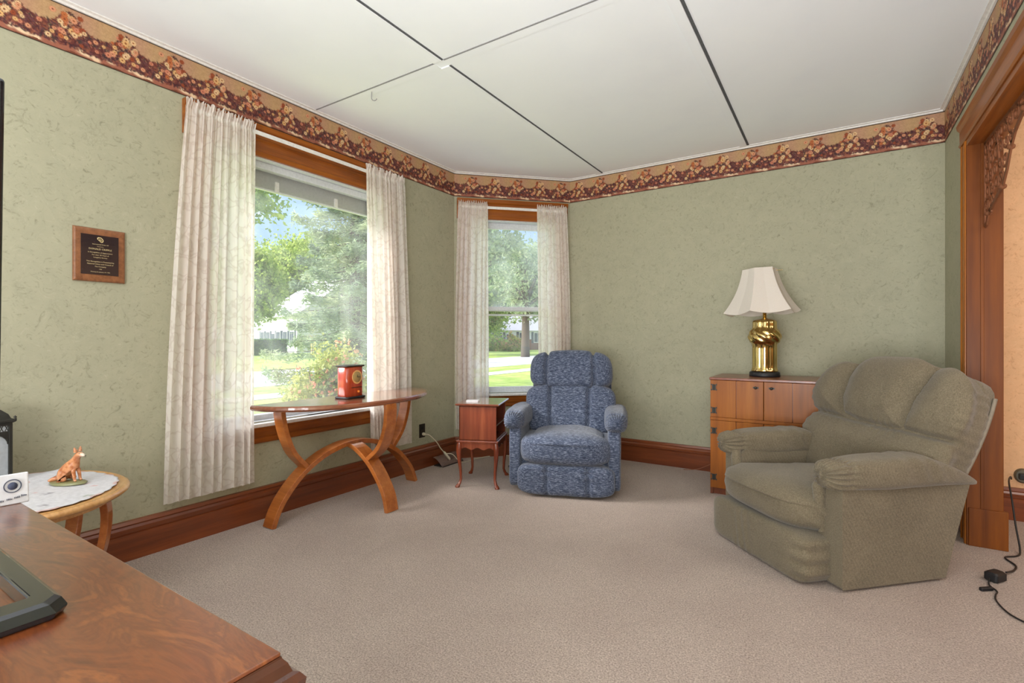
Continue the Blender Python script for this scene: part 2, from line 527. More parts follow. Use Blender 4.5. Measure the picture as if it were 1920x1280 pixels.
M['maple'] = leafmat('maple_leaves', srgb(112, 146, 84), srgb(160, 190, 108), srgb(212, 226, 140))
M['limeleaf'] = leafmat('lime_leaves', srgb(132, 158, 70), srgb(178, 200, 96), srgb(216, 222, 130))
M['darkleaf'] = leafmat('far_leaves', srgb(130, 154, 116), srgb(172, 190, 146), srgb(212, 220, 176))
M['hedge'] = leafmat('hedge_leaves', srgb(50, 92, 38), srgb(84, 130, 58), srgb(120, 164, 80))
M['roseleaf'] = leafmat('rose_leaves', srgb(140, 152, 84), srgb(196, 200, 118), srgb(228, 224, 150))
M['petal'] = leafmat('rose_petals', srgb(232, 160, 136), srgb(242, 194, 160), srgb(248, 220, 190))
M['bark'] = plain('bark', srgb(96, 84, 74), 0.9)
M['grass'] = leafmat('lawn_grass', srgb(150, 176, 78), srgb(176, 198, 96), srgb(202, 214, 120), trans=0.0)
M['road'] = plain('pale_asphalt', srgb(206, 204, 206), 0.9)
M['walk'] = plain('concrete_walk', srgb(226, 220, 200), 0.9)
M['siding'] = plain('white_siding', srgb(224, 224, 226), 0.7)
M['roof'] = plain('pale_roof', srgb(206, 204, 208), 0.8)
M['dark'] = plain('dark_pane', srgb(62, 70, 78), 0.2)
M['brick'] = plain('reddish_brick', srgb(128, 84, 72), 0.8)
M['soil'] = plain('soil', srgb(110, 92, 70), 0.9)
# ---------------------------------------------------------------- structure
WF = {'left': ((XL, 0, 0), rad(90)), 'diag': ((XL, DY, 0), rad(45)), 'back': ((0, YB, 0), 0.0), 'right': ((XR, YB, 0), rad(-90))}

def structure(o, kind='structure'):
    o['kind'] = kind
    return o
def wall(name, fr, x0, x1, m, hole=None, z1=H + 0.05, th=0.14, z0=0.0):
    b = MB()
    if hole:
        a, c, za, zc = hole
        b.box(x0, a, 0, th, z0, z1); b.box(c, x1, 0, th, z0, z1)
        if za > z0: b.box(a, c, 0, th, z0, za)
        b.box(a, c, 0, th, zc, z1)
    else:
        b.box(x0, x1, 0, th, z0, z1)
    return structure(b.build(name, m, None, fr[0], (0, 0, fr[1])))

fl = MB().box(XL - 0.14, 3.6, YF - 0.1, 4.75, -0.12, 0.0)
structure(fl.build('floor', M['carpet']))
cl = MB().box(XL - 0.2, 3.6, YF - 0.1, 4.85, H, H + 0.12)
structure(cl.build('ceiling', M['ceil']))

W1 = (1.49, 2.83, 0.62, 2.31)
W2 = (0.15, 1.01, 0.62, 2.31)
w_left = wall('wall_left', WF['left'], YF, DY, M['sage'], W1)
w_diag = wall('wall_corner', WF['diag'], -0.03, DLEN + 0.03, M['sage'], W2)
w_back = wall('wall_back', WF['back'], DX, XR + 0.15, M['sage'])
w_right = wall('wall_right', WF['right'], 0.0, YB - YF, M['sage'], (0.841, YB - 1.3, 0.0, 2.235), th=0.12)
wall('wall_rear', ((0, YF, 0), rad(180)), -3.6, 3.3, M['sage'])
wall('wall_adjoining', ((0, 4.40, 0), 0.0), XR + 0.12, 3.6, M['peach'])
wall('wall_adjoining_side', ((3.45, 0, 0), rad(-90)), -4.6, 2.3, M['peach'])

# baseboards: moulded profile in (y,z), negative y goes into the room
BP = [(0.0, 0.0), (-0.020, 0.0), (-0.020, 0.135), (-0.014, 0.140), (-0.014, 0.146), (-0.026, 0.150), (-0.028, 0.168), (-0.020, 0.180), (-0.024, 0.188), (-0.018, 0.204), (0.0, 0.206)]
def baseboard(name, fr, x0, x1):
    return structure(MB().extr(BP, x0, x1).build(name, M['base'], None, fr[0], (0, 0, fr[1])))
baseboard('baseboard_left', WF['left'], YF, DY + 0.012)
baseboard('baseboard_corner', WF['diag'], -0.012, DLEN + 0.012)
baseboard('baseboard_back', WF['back'], DX - 0.012, XR)
baseboard('baseboard_right', WF['right'], 0, 0.72)
baseboard('baseboard_adjoining', ((0, 4.40, 0), 0.0), XR + 0.12, 3.45)

# ceiling perimeter moulding
CP = [(0, 2.733), (-0.012, 2.733), (-0.016, 2.742), (-0.030, 2.7445), (-0.030, 2.7505), (0, 2.7505)]
def crown(i, fr, x0, x1):
    structure(MB().extr(CP, x0, x1).build('trim_%d' % i, M['white'], None, fr[0], (0, 0, fr[1])))
crown(1, WF['left'], YF, DY + 0.01); crown(2, WF['diag'], -0.01, DLEN + 0.01)
crown(3, WF['back'], DX - 0.01, XR); crown(4, WF['right'], 0, YB - YF)
# ceiling panel battens, each with the open joint beside it
def batten(i, x0, x1, y0, y1, jx0, jx1, jy0, jy1, jm):
    hb = 0.007 if i < 8 else 0.0025
    o = structure(MB().box(x0, x1, y0, y1, H - hb, H + 0.001).build('trim_%d' % i, M['ceil'], bevel=0.002 if i < 8 else 0))
    j = MB().box(jx0, jx1, jy0, jy1, H - 0.0035, H + 0.001).build('panel_joint', jm, o)
    return o
yb_, yf_ = YB - 0.03, YF
batten(5, -1.965, -1.905, 2.27, yb_, -1.905, -1.893, 2.27, yb_, M['joint'])
batten(6, -1.965, -1.905, yf_, 2.205, -1.905, -1.893, yf_, 2.205, M['joint'])
batten(7, -0.675, -0.620, yf_, yb_, -0.620, -0.604, yf_, yb_, M['joint'])
batten(8, XL + 0.03, -1.965, 2.212, 2.27, XL + 0.03, -1.965, 2.203, 2.212, M['joint2'])
batten(9, -1.905, -0.675, 2.212, 2.27, -1.893, -0.675, 2.203, 2.212, M['joint2'])

# ---- wallpaper border, painted motif on a fine grid
def border_tile(res, per, hh):
    nx = int(round(per / res)); nz = int(round(hh / res)) + 1
    rs = np.random.RandomState(7)
    X, Z = np.meshgrid(np.arange(nx) * per / nx, np.linspace(0, 1, nz), indexing='ij')
    img = np.zeros((nx, nz, 3))
    def c(r, g, b): return np.array(srgb(r, g, b)[:3])
    def blend(mask, col):
        img[:] = img * (1 - mask[..., None]) + col * mask[..., None]
    wv = 0.5 + 0.5 * np.sin(2 * PI * X / per * 2 + 1.0)
    img[:] = c(180, 136, 110); blend(np.clip(wv, 0, 1) * 0.7, c(184, 152, 104))
    blend(0.35 * (rs.rand(nx, nz) > 0.6), c(204, 168, 128))
    def dx(x0):
        d = np.abs(X - x0 % per); return np.minimum(d, per - d)
    def sdx(x0):
        d = (X - x0 + per / 2) % per - per / 2; return d
    env = 0.56 + 0.34 * np.exp(-(dx(0.10) / 0.05) ** 2) + 0.40 * np.exp(-(dx(0.32) / 0.055) ** 2)
    # rosy lower ground
    blend(((Z < 0.34).astype(float)), c(158, 98, 78))
    # cream leaves and the ragged bottom
    for (x0, z0, L) in [(0.155, 0.11, 0.034), (0.375, 0.12, 0.032), (0.03, 0.16, 0.020), (0.25, 0.18, 0.018), (0.20, 0.09, 0.016), (0.42, 0.08, 0.018), (0.11, 0.14, 0.014)]:
        u = sdx(x0); w = (Z - z0) * hh
        mk = np.exp(-((u / L) ** 2 + ((w + 0.15 * u) / 0.0125) ** 2) ** 2)
        blend(np.clip(mk * 1.2, 0, 1), c(232, 200, 164))
    # dark foliage
    for k in range(1500):
        x0 = rs.rand() * per; e = 0.56 + 0.36 * math.exp(-((min(abs(x0 - 0.10), per - abs(x0 - 0.10))) / 0.046) ** 2) + 0.38 * math.exp(-((min(abs(x0 - 0.32), per - abs(x0 - 0.32))) / 0.048) ** 2)
        z0 = 0.13 + rs.rand() * (e - 0.13) * 0.95
        a = rs.rand() * PI; L = 0.004 + rs.rand() * 0.008; wd = 0.002 + rs.rand() * 0.002
        u = sdx(x0); w = (Z - z0) * hh
        p = u * math.cos(a) + w * math.sin(a); q = -u * math.sin(a) + w * math.cos(a)
        mk = np.exp(-((p / L) ** 2 + (q / wd) ** 2) ** 1.5)
        cols = [c(84, 40, 38), c(112, 56, 48), c(70, 36, 44), c(66, 54, 52), c(134, 78, 58), c(104, 62, 66)]
        blend(np.clip(mk * 1.3, 0, 0.95), cols[rs.randint(len(cols))])
    # flowers
    def flower(x0, z0, r, col, ccol):
        u = sdx(x0); w = (Z - z0) * hh; d = np.hypot(u, w); a = np.arctan2(w, u)
        pet = r * (0.86 + 0.14 * np.cos(a * 9 + x0 * 90))
        mk = np.clip((pet - d) / 0.0022 + 0.5, 0, 1)
        blend(mk, col * 0.62); blend(np.clip((pet * 0.86 - d) / 0.003 + 0.4, 0, 1) * (0.75 + 0.25 * np.cos(a * 11)), col)
        blend(np.clip((r * 0.26 - d) / 0.002 + 0.5, 0, 1), ccol)
    pal = [c(232, 182, 122), c(226, 158, 120), c(216, 138, 108), c(156, 74, 44), c(196, 112, 66), c(236, 198, 150)]
    for k in range(60):
        cx = 0.10 if k % 2 else 0.32
        x0 = cx + rs.normal() * 0.030 * (1 if k % 3 else 4)
        z0 = (0.40 + rs.rand() * 0.42) if k % 3 else (0.24 + rs.rand() * 0.22)
        flower(x0 % per, z0, 0.008 + rs.rand() * 0.009, pal[rs.randint(6)], c(120, 60, 36))
    for (x0, z0, r, k) in [(0.095, 0.72, 0.020, 0), (0.128, 0.80, 0.017, 5), (0.075, 0.84, 0.014, 3), (0.14, 0.60, 0.013, 1), (0.30, 0.80, 0.016, 4), (0.335, 0.74, 0.017, 1),
                           (0.36, 0.84, 0.014, 3), (0.285, 0.62, 0.014, 5), (0.345, 0.56, 0.013, 2), (0.21, 0.48, 0.012, 2), (0.42, 0.46, 0.012, 1)]:
        flower(x0, z0, r, pal[k], c(150, 86, 44))
    ed = 0.035 + 0.02 * np.sin(2 * PI * X / per * 3) + 0.012 * np.sin(2 * PI * X / per * 7 + 1)
    blend((Z < ed).astype(float), c(116, 66, 46))
    blend((Z < 0.018).astype(float), c(62, 44, 34))
    blend((Z > 0.972).astype(float), c(52, 40, 34))
    return img
def paint_mat(name, rough=0.6):
    m, t, b = mat(name)
    a = t.nodes.new('ShaderNodeAttribute'); a.attribute_name = 'paint'
    n = noise(t, 60, 3, 0.6)
    c = mixc(t, 0.5, a.outputs['Color'], ramp(t, n, [(0.35, (0.8, 0.8, 0.8, 1)), (0.65, (1.1, 1.1, 1.1, 1))]), 'MULTIPLY')
    t.links.new(c, b.inputs['Base Color']); b.inputs['Roughness'].default_value = rough
    b.inputs['Specular IOR Level'].default_value = 0.25
    return m
M['border'] = paint_mat('floral_border')
BPER, BZ0, BZ1 = 0.45, 2.515, 2.733
TILE = border_tile(0.0032, BPER, BZ1 - BZ0)
def border(parent, x0, x1, s0=0.0):
    nx_, nz_ = TILE.shape[:2]; step = BPER / nx_
    n = int((x1 - x0) / step) + 1
    xs = np.linspace(x0, x1, n); zs = np.linspace(BZ0, BZ1, nz_)
    X, Z = np.meshgrid(xs, zs, indexing='ij')
    V = np.stack([X.ravel(), np.full(X.size, -0.0025), Z.ravel()], 1)
    ii = np.floor(((xs - x0 + s0) % BPER) / step).astype(int) % nx_
    col = TILE[ii].reshape(-1, 3)
    col = np.concatenate([col, np.ones((len(col), 1))], 1)
    return mesh_np('wallpaper_border', V, grid_quads(n, nz_)[:, ::-1], M['border'], parent, False, col)
border(w_left, 0.1, DY)
border(w_diag, 0, DLEN, 0.15)
border(w_back, DX, XR, 0.0)
border(w_right, 0, 3.0, 0.2)

# ---------------------------------------------------------------- windows
def window(name, fr, W, outer, double):
    a, c, z0, z1 = W; xo0, xo1 = outer
    r = structure(empty(name, fr[0], fr[1]))
    hp = [(0, z1 - 0.005), (-0.020, z1 - 0.005), (-0.024, z1 + 0.02), (-0.020, z1 + 0.03), (-0.020, z1 + 0.085), (-0.030, z1 + 0.095), (-0.024, z1 + 0.105), (-0.024, z1 + 0.14), (-0.040, z1 + 0.155), (-0.046, z1 + 0.185), (0, z1 + 0.187)]
    MB().extr(hp, xo0 - 0.01, xo1 + 0.01).build('head_casing', M['trim'], r)
    for x_0, x_1 in ((xo0, a + 0.004), (c - 0.004, xo1)):
        w = x_1 - x_0
        pr_ = [(x_0, 0), (x_0, -0.024), (x_0 + 0.015, -0.026), (x_0 + 0.02, -0.019), (x_1 - 0.02, -0.019), (x_1 - 0.014, -0.024), (x_1, -0.020), (x_1, 0)]
        MB().extrz(pr_, z0 - 0.03, z1 - 0.003).build('side_casing', M['trimz'], r)
    ap = [(0, z0 - 0.135), (-0.016, z0 - 0.135), (-0.022, z0 - 0.125), (-0.018, z0 - 0.10), (-0.024, z0 - 0.09), (-0.024, z0 - 0.05), (-0.030, z0 - 0.04), (-0.030, z0 - 0.032), (0, z0 - 0.032)]
    MB().extr(ap, xo0, xo1).build('apron', M['trim'], r)
    MB().box(xo0 - 0.012, xo1 + 0.012, -0.045, 0.02, z0 - 0.032, z0 - 0.008).build('window_sill', M['white'], r, bevel=0.006)
    # liner
    b = MB(); t = 0.012
    b.box(a, a + t, 0.0, 0.14, z0 - 0.01, z1); b.box(c - t, c, 0.0, 0.14, z0 - 0.01, z1)
    b.box(a + t, c - t, 0.0, 0.14, z1 - t, z1); b.box(a + t, c - t, 0.0, 0.14, z0 - 0.01, z0 + 0.002)
    b.build('window_frame', M['vinyl'], r)
    ai, ci = a + t, c - t
    if not double:
        b = MB(); f = 0.045
        b.box(ai, ai + f, 0.05, 0.10, z0, z1 - t); b.box(ci - f, ci, 0.05, 0.10, z0, z1 - t)
        b.box(ai + f, ci - f, 0.05, 0.10, z0, z0 + 0.035); b.box(ai + f, ci - f, 0.05, 0.10, z1 - t - 0.045, z1 - t)
        b.build('sash', M['vinyl'], r, bevel=0.004)
        g = MB().box(ai + f, ci - f, 0.074, 0.078, z0 + 0.03, z1 - t - 0.045).build('glass_pane', M['glass'], r)
        g = MB().box(ai, ci, 0.118, 0.136, z1 - 0.165, z1 - t).build('storm_panel', M['vinylg'], r)
        MB().box(ai, ci, 0.112, 0.138, z1 - 0.172, z1 - 0.162).build('storm_rail', M['vinyl'], r)
        for x in (ai + 0.50, ai + 0.98):
            MB().box(x - 0.014, x + 0.014, 0.105, 0.120, z1 - 0.165, z1 - 0.10).build('bracket', M['white'], r, bevel=0.003)
    else:
        zm = 1.44; f = 0.035
        for nm, y, za, zb, gm in (('upper_sash', 0.085, zm - 0.02, z1 - t, M['dusty']), ('lower_sash', 0.050, z0, zm + 0.022, M['glass'])):
            b = MB()
            b.box(ai, ai + f, y, y + 0.03, za, zb); b.box(ci - f, ci, y, y + 0.03, za, zb)
            b.box(ai + f, ci - f, y, y + 0.03, za, za + (0.045 if nm[0] == 'u' else 0.05)); b.box(ai + f, ci - f, y, y + 0.03, zb - (0.06 if nm[0] == 'u' else 0.035), zb)
            s = b.build(nm, M['vinyl'], r, bevel=0.003)
            MB().box(ai + f, ci - f, y + 0.013, y + 0.016, za + 0.03, zb - 0.03).build('glass_pane', gm, s)
        MB().box(ai + f, ci - f, 0.12, 0.128, 1.375, 1.392).build('storm_rail', M['vinyl'], r)
    return r
win1 = window('window_1', WF['left'], W1, (1.373, 2.95), False)
win2 = window('window_2', WF['diag'], W2, (0.035, 1.125), True)

# ---------------------------------------------------------------- curtains
def curtain_rod(fr, x0, x1, z, label):
    b = MB()
    b.box(x0, x1, -0.078, -0.073, z - 0.013, z + 0.013)
    b.box(x0, x0 + 0.004, -0.078, -0.022, z - 0.013, z + 0.013)
    b.box(x1 - 0.004, x1, -0.078, -0.022, z - 0.013, z + 0.013)
    tag(b.build('curtain_rod', M['white'], None, fr[0], (0, 0, fr[1]), bevel=0.002), label, 'curtain rod')
curtain_rod(WF['left'], 1.40, 2.96, 2.425, 'flat white curtain rod across the head of the big window')
curtain_rod(WF['diag'], 0.06, 1.08, 2.405, 'flat white curtain rod across the head of the narrow window')

def curtain(fr, xt, xb, zt, zb, nf, seed, label, flip=1):
    rs = np.random.RandomState(seed)
    nu, nv = 260, 110
    u = np.linspace(0, 1, nu)
    v = np.concatenate([np.linspace(0, 0.06, 18), np.linspace(0.06, 1, nv - 17)[1:]]); nv = len(v)
    Uo, Vv = np.meshgrid(u, v, indexing='ij')
    # uneven pleats
    knots = np.sort(rs.rand(nf - 1)) * 0.5 + np.linspace(0, 1, nf + 1)[1:-1] * 0.5
    ph = np.interp(u, np.concatenate([[0], np.sort(knots), [1]]), np.arange(nf + 1)) * 2 * PI
    amp = 0.6 + 0.4 * np.interp(u, np.linspace(0, 1, nf * 2), rs.rand(nf * 2) * 2)
    PH = ph[:, None]; AM = amp[:, None]
    fine = np.sin(u * 2 * PI * nf * 3.1 + rs.rand() * 6)[:, None] + 0.6 * np.sin(u * 2 * PI * nf * 4.7 + 1.0)[:, None]
    low = np.clip((Vv - 0.04) / 0.5, 0, 1)
    big = np.sin(PH + 0.5 * np.sin(Vv * 3 + seed)) ; big = np.sign(big) * np.abs(big) ** 0.75
    off = 0.088 + (0.006 + 0.019 * low) * big * AM + 0.0035 * fine * np.exp(-Vv * 5)
    hdr = np.exp(-((Vv - 0.022) / 0.008) ** 2)            # rod pocket pulls in
    off = off * (1 - 0.05 * hdr) + 0.009 * np.clip(0.02 - Vv, 0, 1) / 0.02 * fine
    X = (xt[0] + (xt[1] - xt[0]) * Uo) * (1 - Vv) + (xb[0] + (xb[1] - xb[0]) * Uo) * Vv + 0.006 * low * np.cos(PH)
    # edges bow outward in the middle of the drop
    bow = np.sin(Vv * PI * 0.9) * 0.02 * flip
    X = X - bow * (1 - Uo if flip > 0 else Uo)
    ragged = (0.010 * np.sin(u * 2 * PI * nf * 2.3) + 0.007 * np.sin(u * 2 * PI * nf * 5.1 + 2))[:, None]
    Z = zt + ragged * np.clip(1 - Vv / 0.02, 0, 1) + (zb - zt) * Vv + 0.008 * np.sin(PH) * np.clip((Vv - .9) * 10, 0, 1)
    V3 = np.stack([X.ravel(), -off.ravel(), Z.ravel()], 1)
    o = mesh_np('curtain', V3, grid_quads(nu, nv), M['curtain'], None, True, loc=fr[0], rot=(0, 0, fr[1]))
    return tag(o, label, 'curtain', 'cream curtain panels')
curtain(WF['left'], (1.345, 1.735), (1.235, 1.728), 2.472, 0.265, 9, 3, 'wide cream curtain at the left side of the big window, nearest the wall plaque', 1)
curtain(WF['left'], (2.60, 3.01), (2.66, 3.065), 2.472, 0.275, 8, 11, 'cream curtain at the right side of the big window, behind the red wooden radio', -1)
curtain(WF['diag'], (0.03, 0.315), (0.005, 0.315), 2.450, 0.29, 6, 5, 'cream curtain at the left of the narrow window, behind the small cherry side table', 1)
curtain(WF['diag'], (0.80, 1.105), (0.815, 1.13), 2.450, 0.29, 6, 8, 'cream curtain at the right of the narrow window, behind the blue recliner', -1)

# ---------------------------------------------------------------- doorway with fretwork
dr = structure(empty('door_1', (XR, YB, 0), rad(-90)))      # local x runs toward the camera, -y into the room
X0, X1, ZS = 0.841, YB - 1.3, 2.235
cp = lambda a, b_: [(a, 0), (a, -0.026), (a + 0.012, -0.034), (a + 0.02, -0.028), (b_ - 0.02, -0.028), (b_ - 0.012, -0.036), (b_, -0.032), (b_, 0)]
MB().extrz(cp(X0 - 0.12, X0 + 0.001), 0, ZS + 0.02).build('side_casing', M['trimz'], dr)
MB().extrz(cp(X1, X1 + 0.12), 0, ZS + 0.02).build('side_casing', M['trimz'], dr)
hp = [(0, ZS + 0.02), (-0.034, ZS + 0.02), (-0.040, ZS + 0.03), (-0.034, ZS + 0.04), (-0.034, ZS + 0.11), (-0.046, ZS + 0.125), (-0.050, ZS + 0.145), (0, ZS + 0.15)]
MB().extr(hp, X0 - 0.135, X1 + 0.135).build('head_casing', M['trim'], dr)
b = MB(); b.box(X0 - 0.001, X0 + 0.012, -0.028, 0.124, 0, ZS); b.box(X0 + 0.010, X0 + 0.016, 0.03, 0.045, 0, ZS)
b.build('jamb', M['jamb'], dr, bevel=0.002)
MB().box(X1 - 0.012, X1 + 0.001, -0.028, 0.124, 0, ZS).build('jamb', M['jamb'], dr, bevel=0.002)
MB().box(X0 - 0.004, X0 + 0.022, -0.02, 0.142, 0, 0.21).build('plinth_block', M['jamb'], dr, bevel=0.003)
MB().box(X0 + 0.012, X1 - 0.012, -0.028, 0.124, ZS - 0.012, ZS + 0.02).build('head_jamb', M['trim'], dr, bevel=0.002)

def fretwork(x0, z1, w, hgt, d):
    """scroll-sawn spandrel in the plane y=0.04 of the doorway frame; x runs from the jamb outwards"""
    rs = random.Random(5)
    y0 = 0.043; th = 0.007
    fr_ = MB()
    def curve(pts, r=0.007):
        rings = []
        P = [Vector((x0 + d * p[0], y0 + th / 2, z1 - p[1])) for p in pts]
        fr_.band(P, (0, 1, 0), th, r * 2)
    # sloping lower edge
    edge = [(0.02, hgt), (0.05, hgt - 0.01), (0.09, hgt - 0.055), (0.24, hgt - 0.10), (0.36, hgt - 0.13), (0.44, hgt - 0.20), (0.50, hgt - 0.28), (0.57, hgt - 0.335), (0.70, hgt - 0.385), (0.86, hgt - 0.42), (w, hgt - 0.44)]
    def ze(x):
        for (a0, b0), (a1, b1) in zip(edge[:-1], edge[1:]):
            if a0 <= x <= a1: return b0 + (b1 - b0) * (x - a0) / (a1 - a0)
        return edge[-1][1] if x > w / 2 else hgt
    curve(edge, 0.013)
    curve([(0.008, 0.0), (0.008, hgt)], 0.009); curve([(0.0, 0.008), (w, 0.008)], 0.009)
    for (ex, ez) in (edge[2], edge[4], edge[6], edge[8]):
        fr_.lathe([(0.0001, -0.016), (0.014, -0.008), (0.016, 0.0), (0.014, 0.008), (0.0001, 0.016)], (x0 + d * ex, y0 + th / 2, z1 - ez), 10)
    # scrolls
    def scroll(cx, cz, r, turns, s, a0):
        n = int(16 * turns)
        curve([(cx + s * r * (1 - 0.82 * k / n) * math.cos(a0 + 2 * PI * turns * k / n), cz + r * (1 - 0.82 * k / n) * math.sin(a0 + 2 * PI * turns * k / n)) for k in range(n + 1)], 0.0042)
    x = 0.055
    while x < w:
        zmax = ze(x) - 0.02; z = 0.05; row = 0
        while z < zmax:
            r = 0.042 * (0.85 + 0.3 * rs.random())
            scroll(x + (0.02 if row % 2 else 0), z, min(r, 0.045), 1.15, 1 if rs.random() < 0.5 else -1, rs.random() * 6)
            z += 0.078; row += 1
        x += 0.088
    for k in range(5):
        xa = 0.04 + k * 0.17; xb = xa + 0.16
        za, zb2 = 0.02, max(0.05, ze(min(xb, w)) - 0.02)
        curve([(xa + (xb - xa) * t + 0.02 * math.sin(t * 6), za + (zb2 - za) * t) for t in [i / 10 for i in range(11)] if xa + (xb - xa) * t < w], 0.005)
    return fr_
f = fretwork(X0 + 0.012, ZS - 0.012, 1.0, 0.46, 1).build('fretwork_bracket', M['fret'], dr)
f = fretwork(X1 - 0.012, ZS - 0.012, 1.0, 0.46, -1).build('fretwork_bracket', M['fret'], dr)

# ceiling hook
pts = [(-2.53, 2.24, H), (-2.53, 2.24, H - 0.03)] + [(-2.53 + 0.013 * (1 - math.cos(a)) , 2.24 + 0.010 * (1 - math.cos(a)), H - 0.045 - 0.014 * math.sin(a)) for a in [PI * k / 8 for k in range(9)]]
tag(MB().tube(pts, 0.0028, 6).build('ceiling_hook', M['joint2']), 'small white screw hook in the ceiling above the big window', 'hook')
# ================================================================ furniture
# ---- demi-lune console table under the big window
YC = 2.37
t = thing('console_table', 'half-round cherry console table on curved crossing legs under the big window', 'table', (-2.96, YC, 0))
def half_oval(a, b, n=48):
    return [(b * math.sin(PI * k / n), -a * math.cos(PI * k / n)) for k in range(n + 1)]
rings = []
for (ins, z) in [(0.026, 0.709), (0.010, 0.713), (0.0, 0.724), (0.001, 0.737), (0.009, 0.745)]:
    o_ = half_oval(0.69 - ins, 0.485 - ins)
    rings.append([(x, y, z) for x, y in o_])
MB().rings(rings, True, False).build('tabletop', M['ctop'], t)
def spline(P, n=22):
    P = [Vector(p) for p in P]; out = []
    Q = [P[0] * 2 - P[1]] + P + [P[-1] * 2 - P[-2]]
    per = max(2, n // (len(P) - 1))
    for i in range(1, len(Q) - 2):
        for k in range(per):
            s = k / per
            out.append(0.5 * ((2 * Q[i]) + (Q[i + 1] - Q[i - 1]) * s + (2 * Q[i - 1] - 5 * Q[i] + 4 * Q[i + 1] - Q[i + 2]) * s * s + (3 * Q[i] - Q[i - 1] - 3 * Q[i + 1] + Q[i + 2]) * s ** 3))
    out.append(P[-1]); return out
low = [(0.61, 0.0), (0.575, 0.09), (0.51, 0.185), (0.40, 0.29), (0.25, 0.372), (0.10, 0.412), (0.0, 0.420)]
upp = [(0.545, 0.722), (0.54, 0.66), (0.515, 0.55), (0.465, 0.43), (0.375, 0.325)]
lowf = [(0.455, 0.0), (0.43, 0.10), (0.37, 0.20), (0.28, 0.30), (0.16, 0.38), (0.05, 0.415)]
uppf = [(0.44, 0.722), (0.445, 0.66), (0.43, 0.55), (0.37, 0.42), (0.26, 0.325)]
HX = 0.07
for sgn in (-1, 1):
    MB().band(spline([(HX, sgn * r, z) for r, z in low]), (1, 0, 0), 0.095, 0.032).build('leg', M['console'], t, bevel=0.003)
    MB().band(spline([(HX, sgn * r, z) for r, z in upp]), (1, 0, 0), 0.088, 0.030).build('upper_arm', M['console'], t, bevel=0.003)
MB().band(spline([(HX - 0.05 + r, 0, z) for r, z in lowf]), (0, 1, 0), 0.098, 0.032).build('leg', M['console'], t, bevel=0.003)
MB().band(spline([(HX - 0.05 + r, 0, z) for r, z in uppf]), (0, 1, 0), 0.090, 0.030).build('upper_arm', M['console'], t, bevel=0.003)

# ---- little radio on the console
M['radiow'] = wood('radio_redwood', srgb(132, 40, 20), srgb(176, 62, 30), srgb(204, 88, 46), 'z', 1.2, 0.2, 0.7)
t = thing('tabletop_radio', 'small red wooden radio with round gold dial on the console table', 'radio', (-2.775, 2.27, 0.7455), rad(6))
def rrect(w, d, r, n=6):
    o = []
    for cx, cy, a0 in ((w - r, d - r, 0), (-w + r, d - r, 90), (-w + r, -d + r, 180), (w - r, -d + r, 270)):
        for k in range(n + 1):
            a = rad(a0 + 90 * k / n); o.append((cx + r * math.cos(a), cy + r * math.sin(a)))
    return o
def slab(w, d, r, z0, z1, ins=0.004):
    return [[(x, y, z0) for x, y in rrect(w - ins, d - ins, r)], [(x, y, z0 + ins) for x, y in rrect(w, d, r)], [(x, y, z1 - ins) for x, y in rrect(w, d, r)], [(x, y, z1) for x, y in rrect(w - ins, d - ins, r)]]
MB().rings(slab(0.062, 0.090, 0.020, 0.0, 0.014), True, False).build('base', M['blackm'], t)
MB().rings(slab(0.052, 0.078, 0.028, 0.014, 0.212, 0.001), True, True).build('cabinet_body', M['radiow'], t)
MB().rings(slab(0.060, 0.088, 0.022, 0.212, 0.223), True, False).build('top_cap', M['brown'], t)
d = MB().lathe([(0.0001, 0), (0.031, 0), (0.036, 0.003), (0.034, 0.006), (0.030, 0.004), (0.0001, 0.004)], n=32).build('dial', plain('gold_dial', srgb(228, 176, 110), 0.4), t, (0.0515, 0.008, 0.143), (0, rad(90), 0))
d.scale = (1.3, 1.3, 1.0)
MB().lathe([(0.0001, 0), (0.028, 0), (0.027, 0.002), (0.0001, 0.002)], n=24).build('dial_face', plain('dial_face', srgb(168, 142, 88), 0.5, bump=0.2, bscale=400), d, (0, 0, 0.0035))
nb = MB(); nb.box(-0.0012, 0.0012, -0.002, 0.020, 0, 0.001); nb.box(-0.012, 0.0, -0.001, 0.001, 0, 0.001)
nb.build('pointer', M['blackm'], d, (0, 0, 0.006))
MB().box(0.051, 0.0545, -0.04, 0.055, 0.072, 0.076).build('trim_line', M['brown'], t)
MB().lathe([(0.0001, 0), (0.009, 0), (0.009, 0.008), (0.006, 0.011), (0.0001, 0.011)], n=16).build('knob', plain('amber_knob', srgb(250, 140, 50), 0.25, coat=0.5), t, (0.052, 0.020, 0.045), (0, rad(90), 0))

# ---- cherry side table with cabriole legs
t = thing('side_table', 'small cherry side table on cabriole legs left of the blue recliner', 'table', (-2.452, 3.05, 0), rad(23))
WX, WY = 0.285, 0.375
def cabriole(x, y, sx, sy):
    P = [(0, 0.345, 0.019), (0.004, 0.31, 0.022), (0.006, 0.27, 0.020), (0.002, 0.20, 0.0145), (-0.006, 0.12, 0.0115), (-0.008, 0.06, 0.0105), (0.0, 0.030, 0.012), (0.010, 0.016, 0.016), (0.014, 0.007, 0.019), (0.014, 0.0, 0.017)]
    b = MB(); rings = []
    for o_, z, r in P:
        rings.append([(x + sx * o_ + r * math.cos(a), y + sy * o_ + r * math.sin(a), z) for a in [2 * PI * k / 10 for k in range(10)]])
    return b.rings(rings, True, True)
for x, y in ((0, 0), (WX, 0), (0, WY), (WX, WY)):
    sx, sy = (-1 if x == 0 else 1), (-1 if y == 0 else 1)
    cabriole(x, y, sx, sy).build('leg', M['cherry'], t)
ap_ = MB()
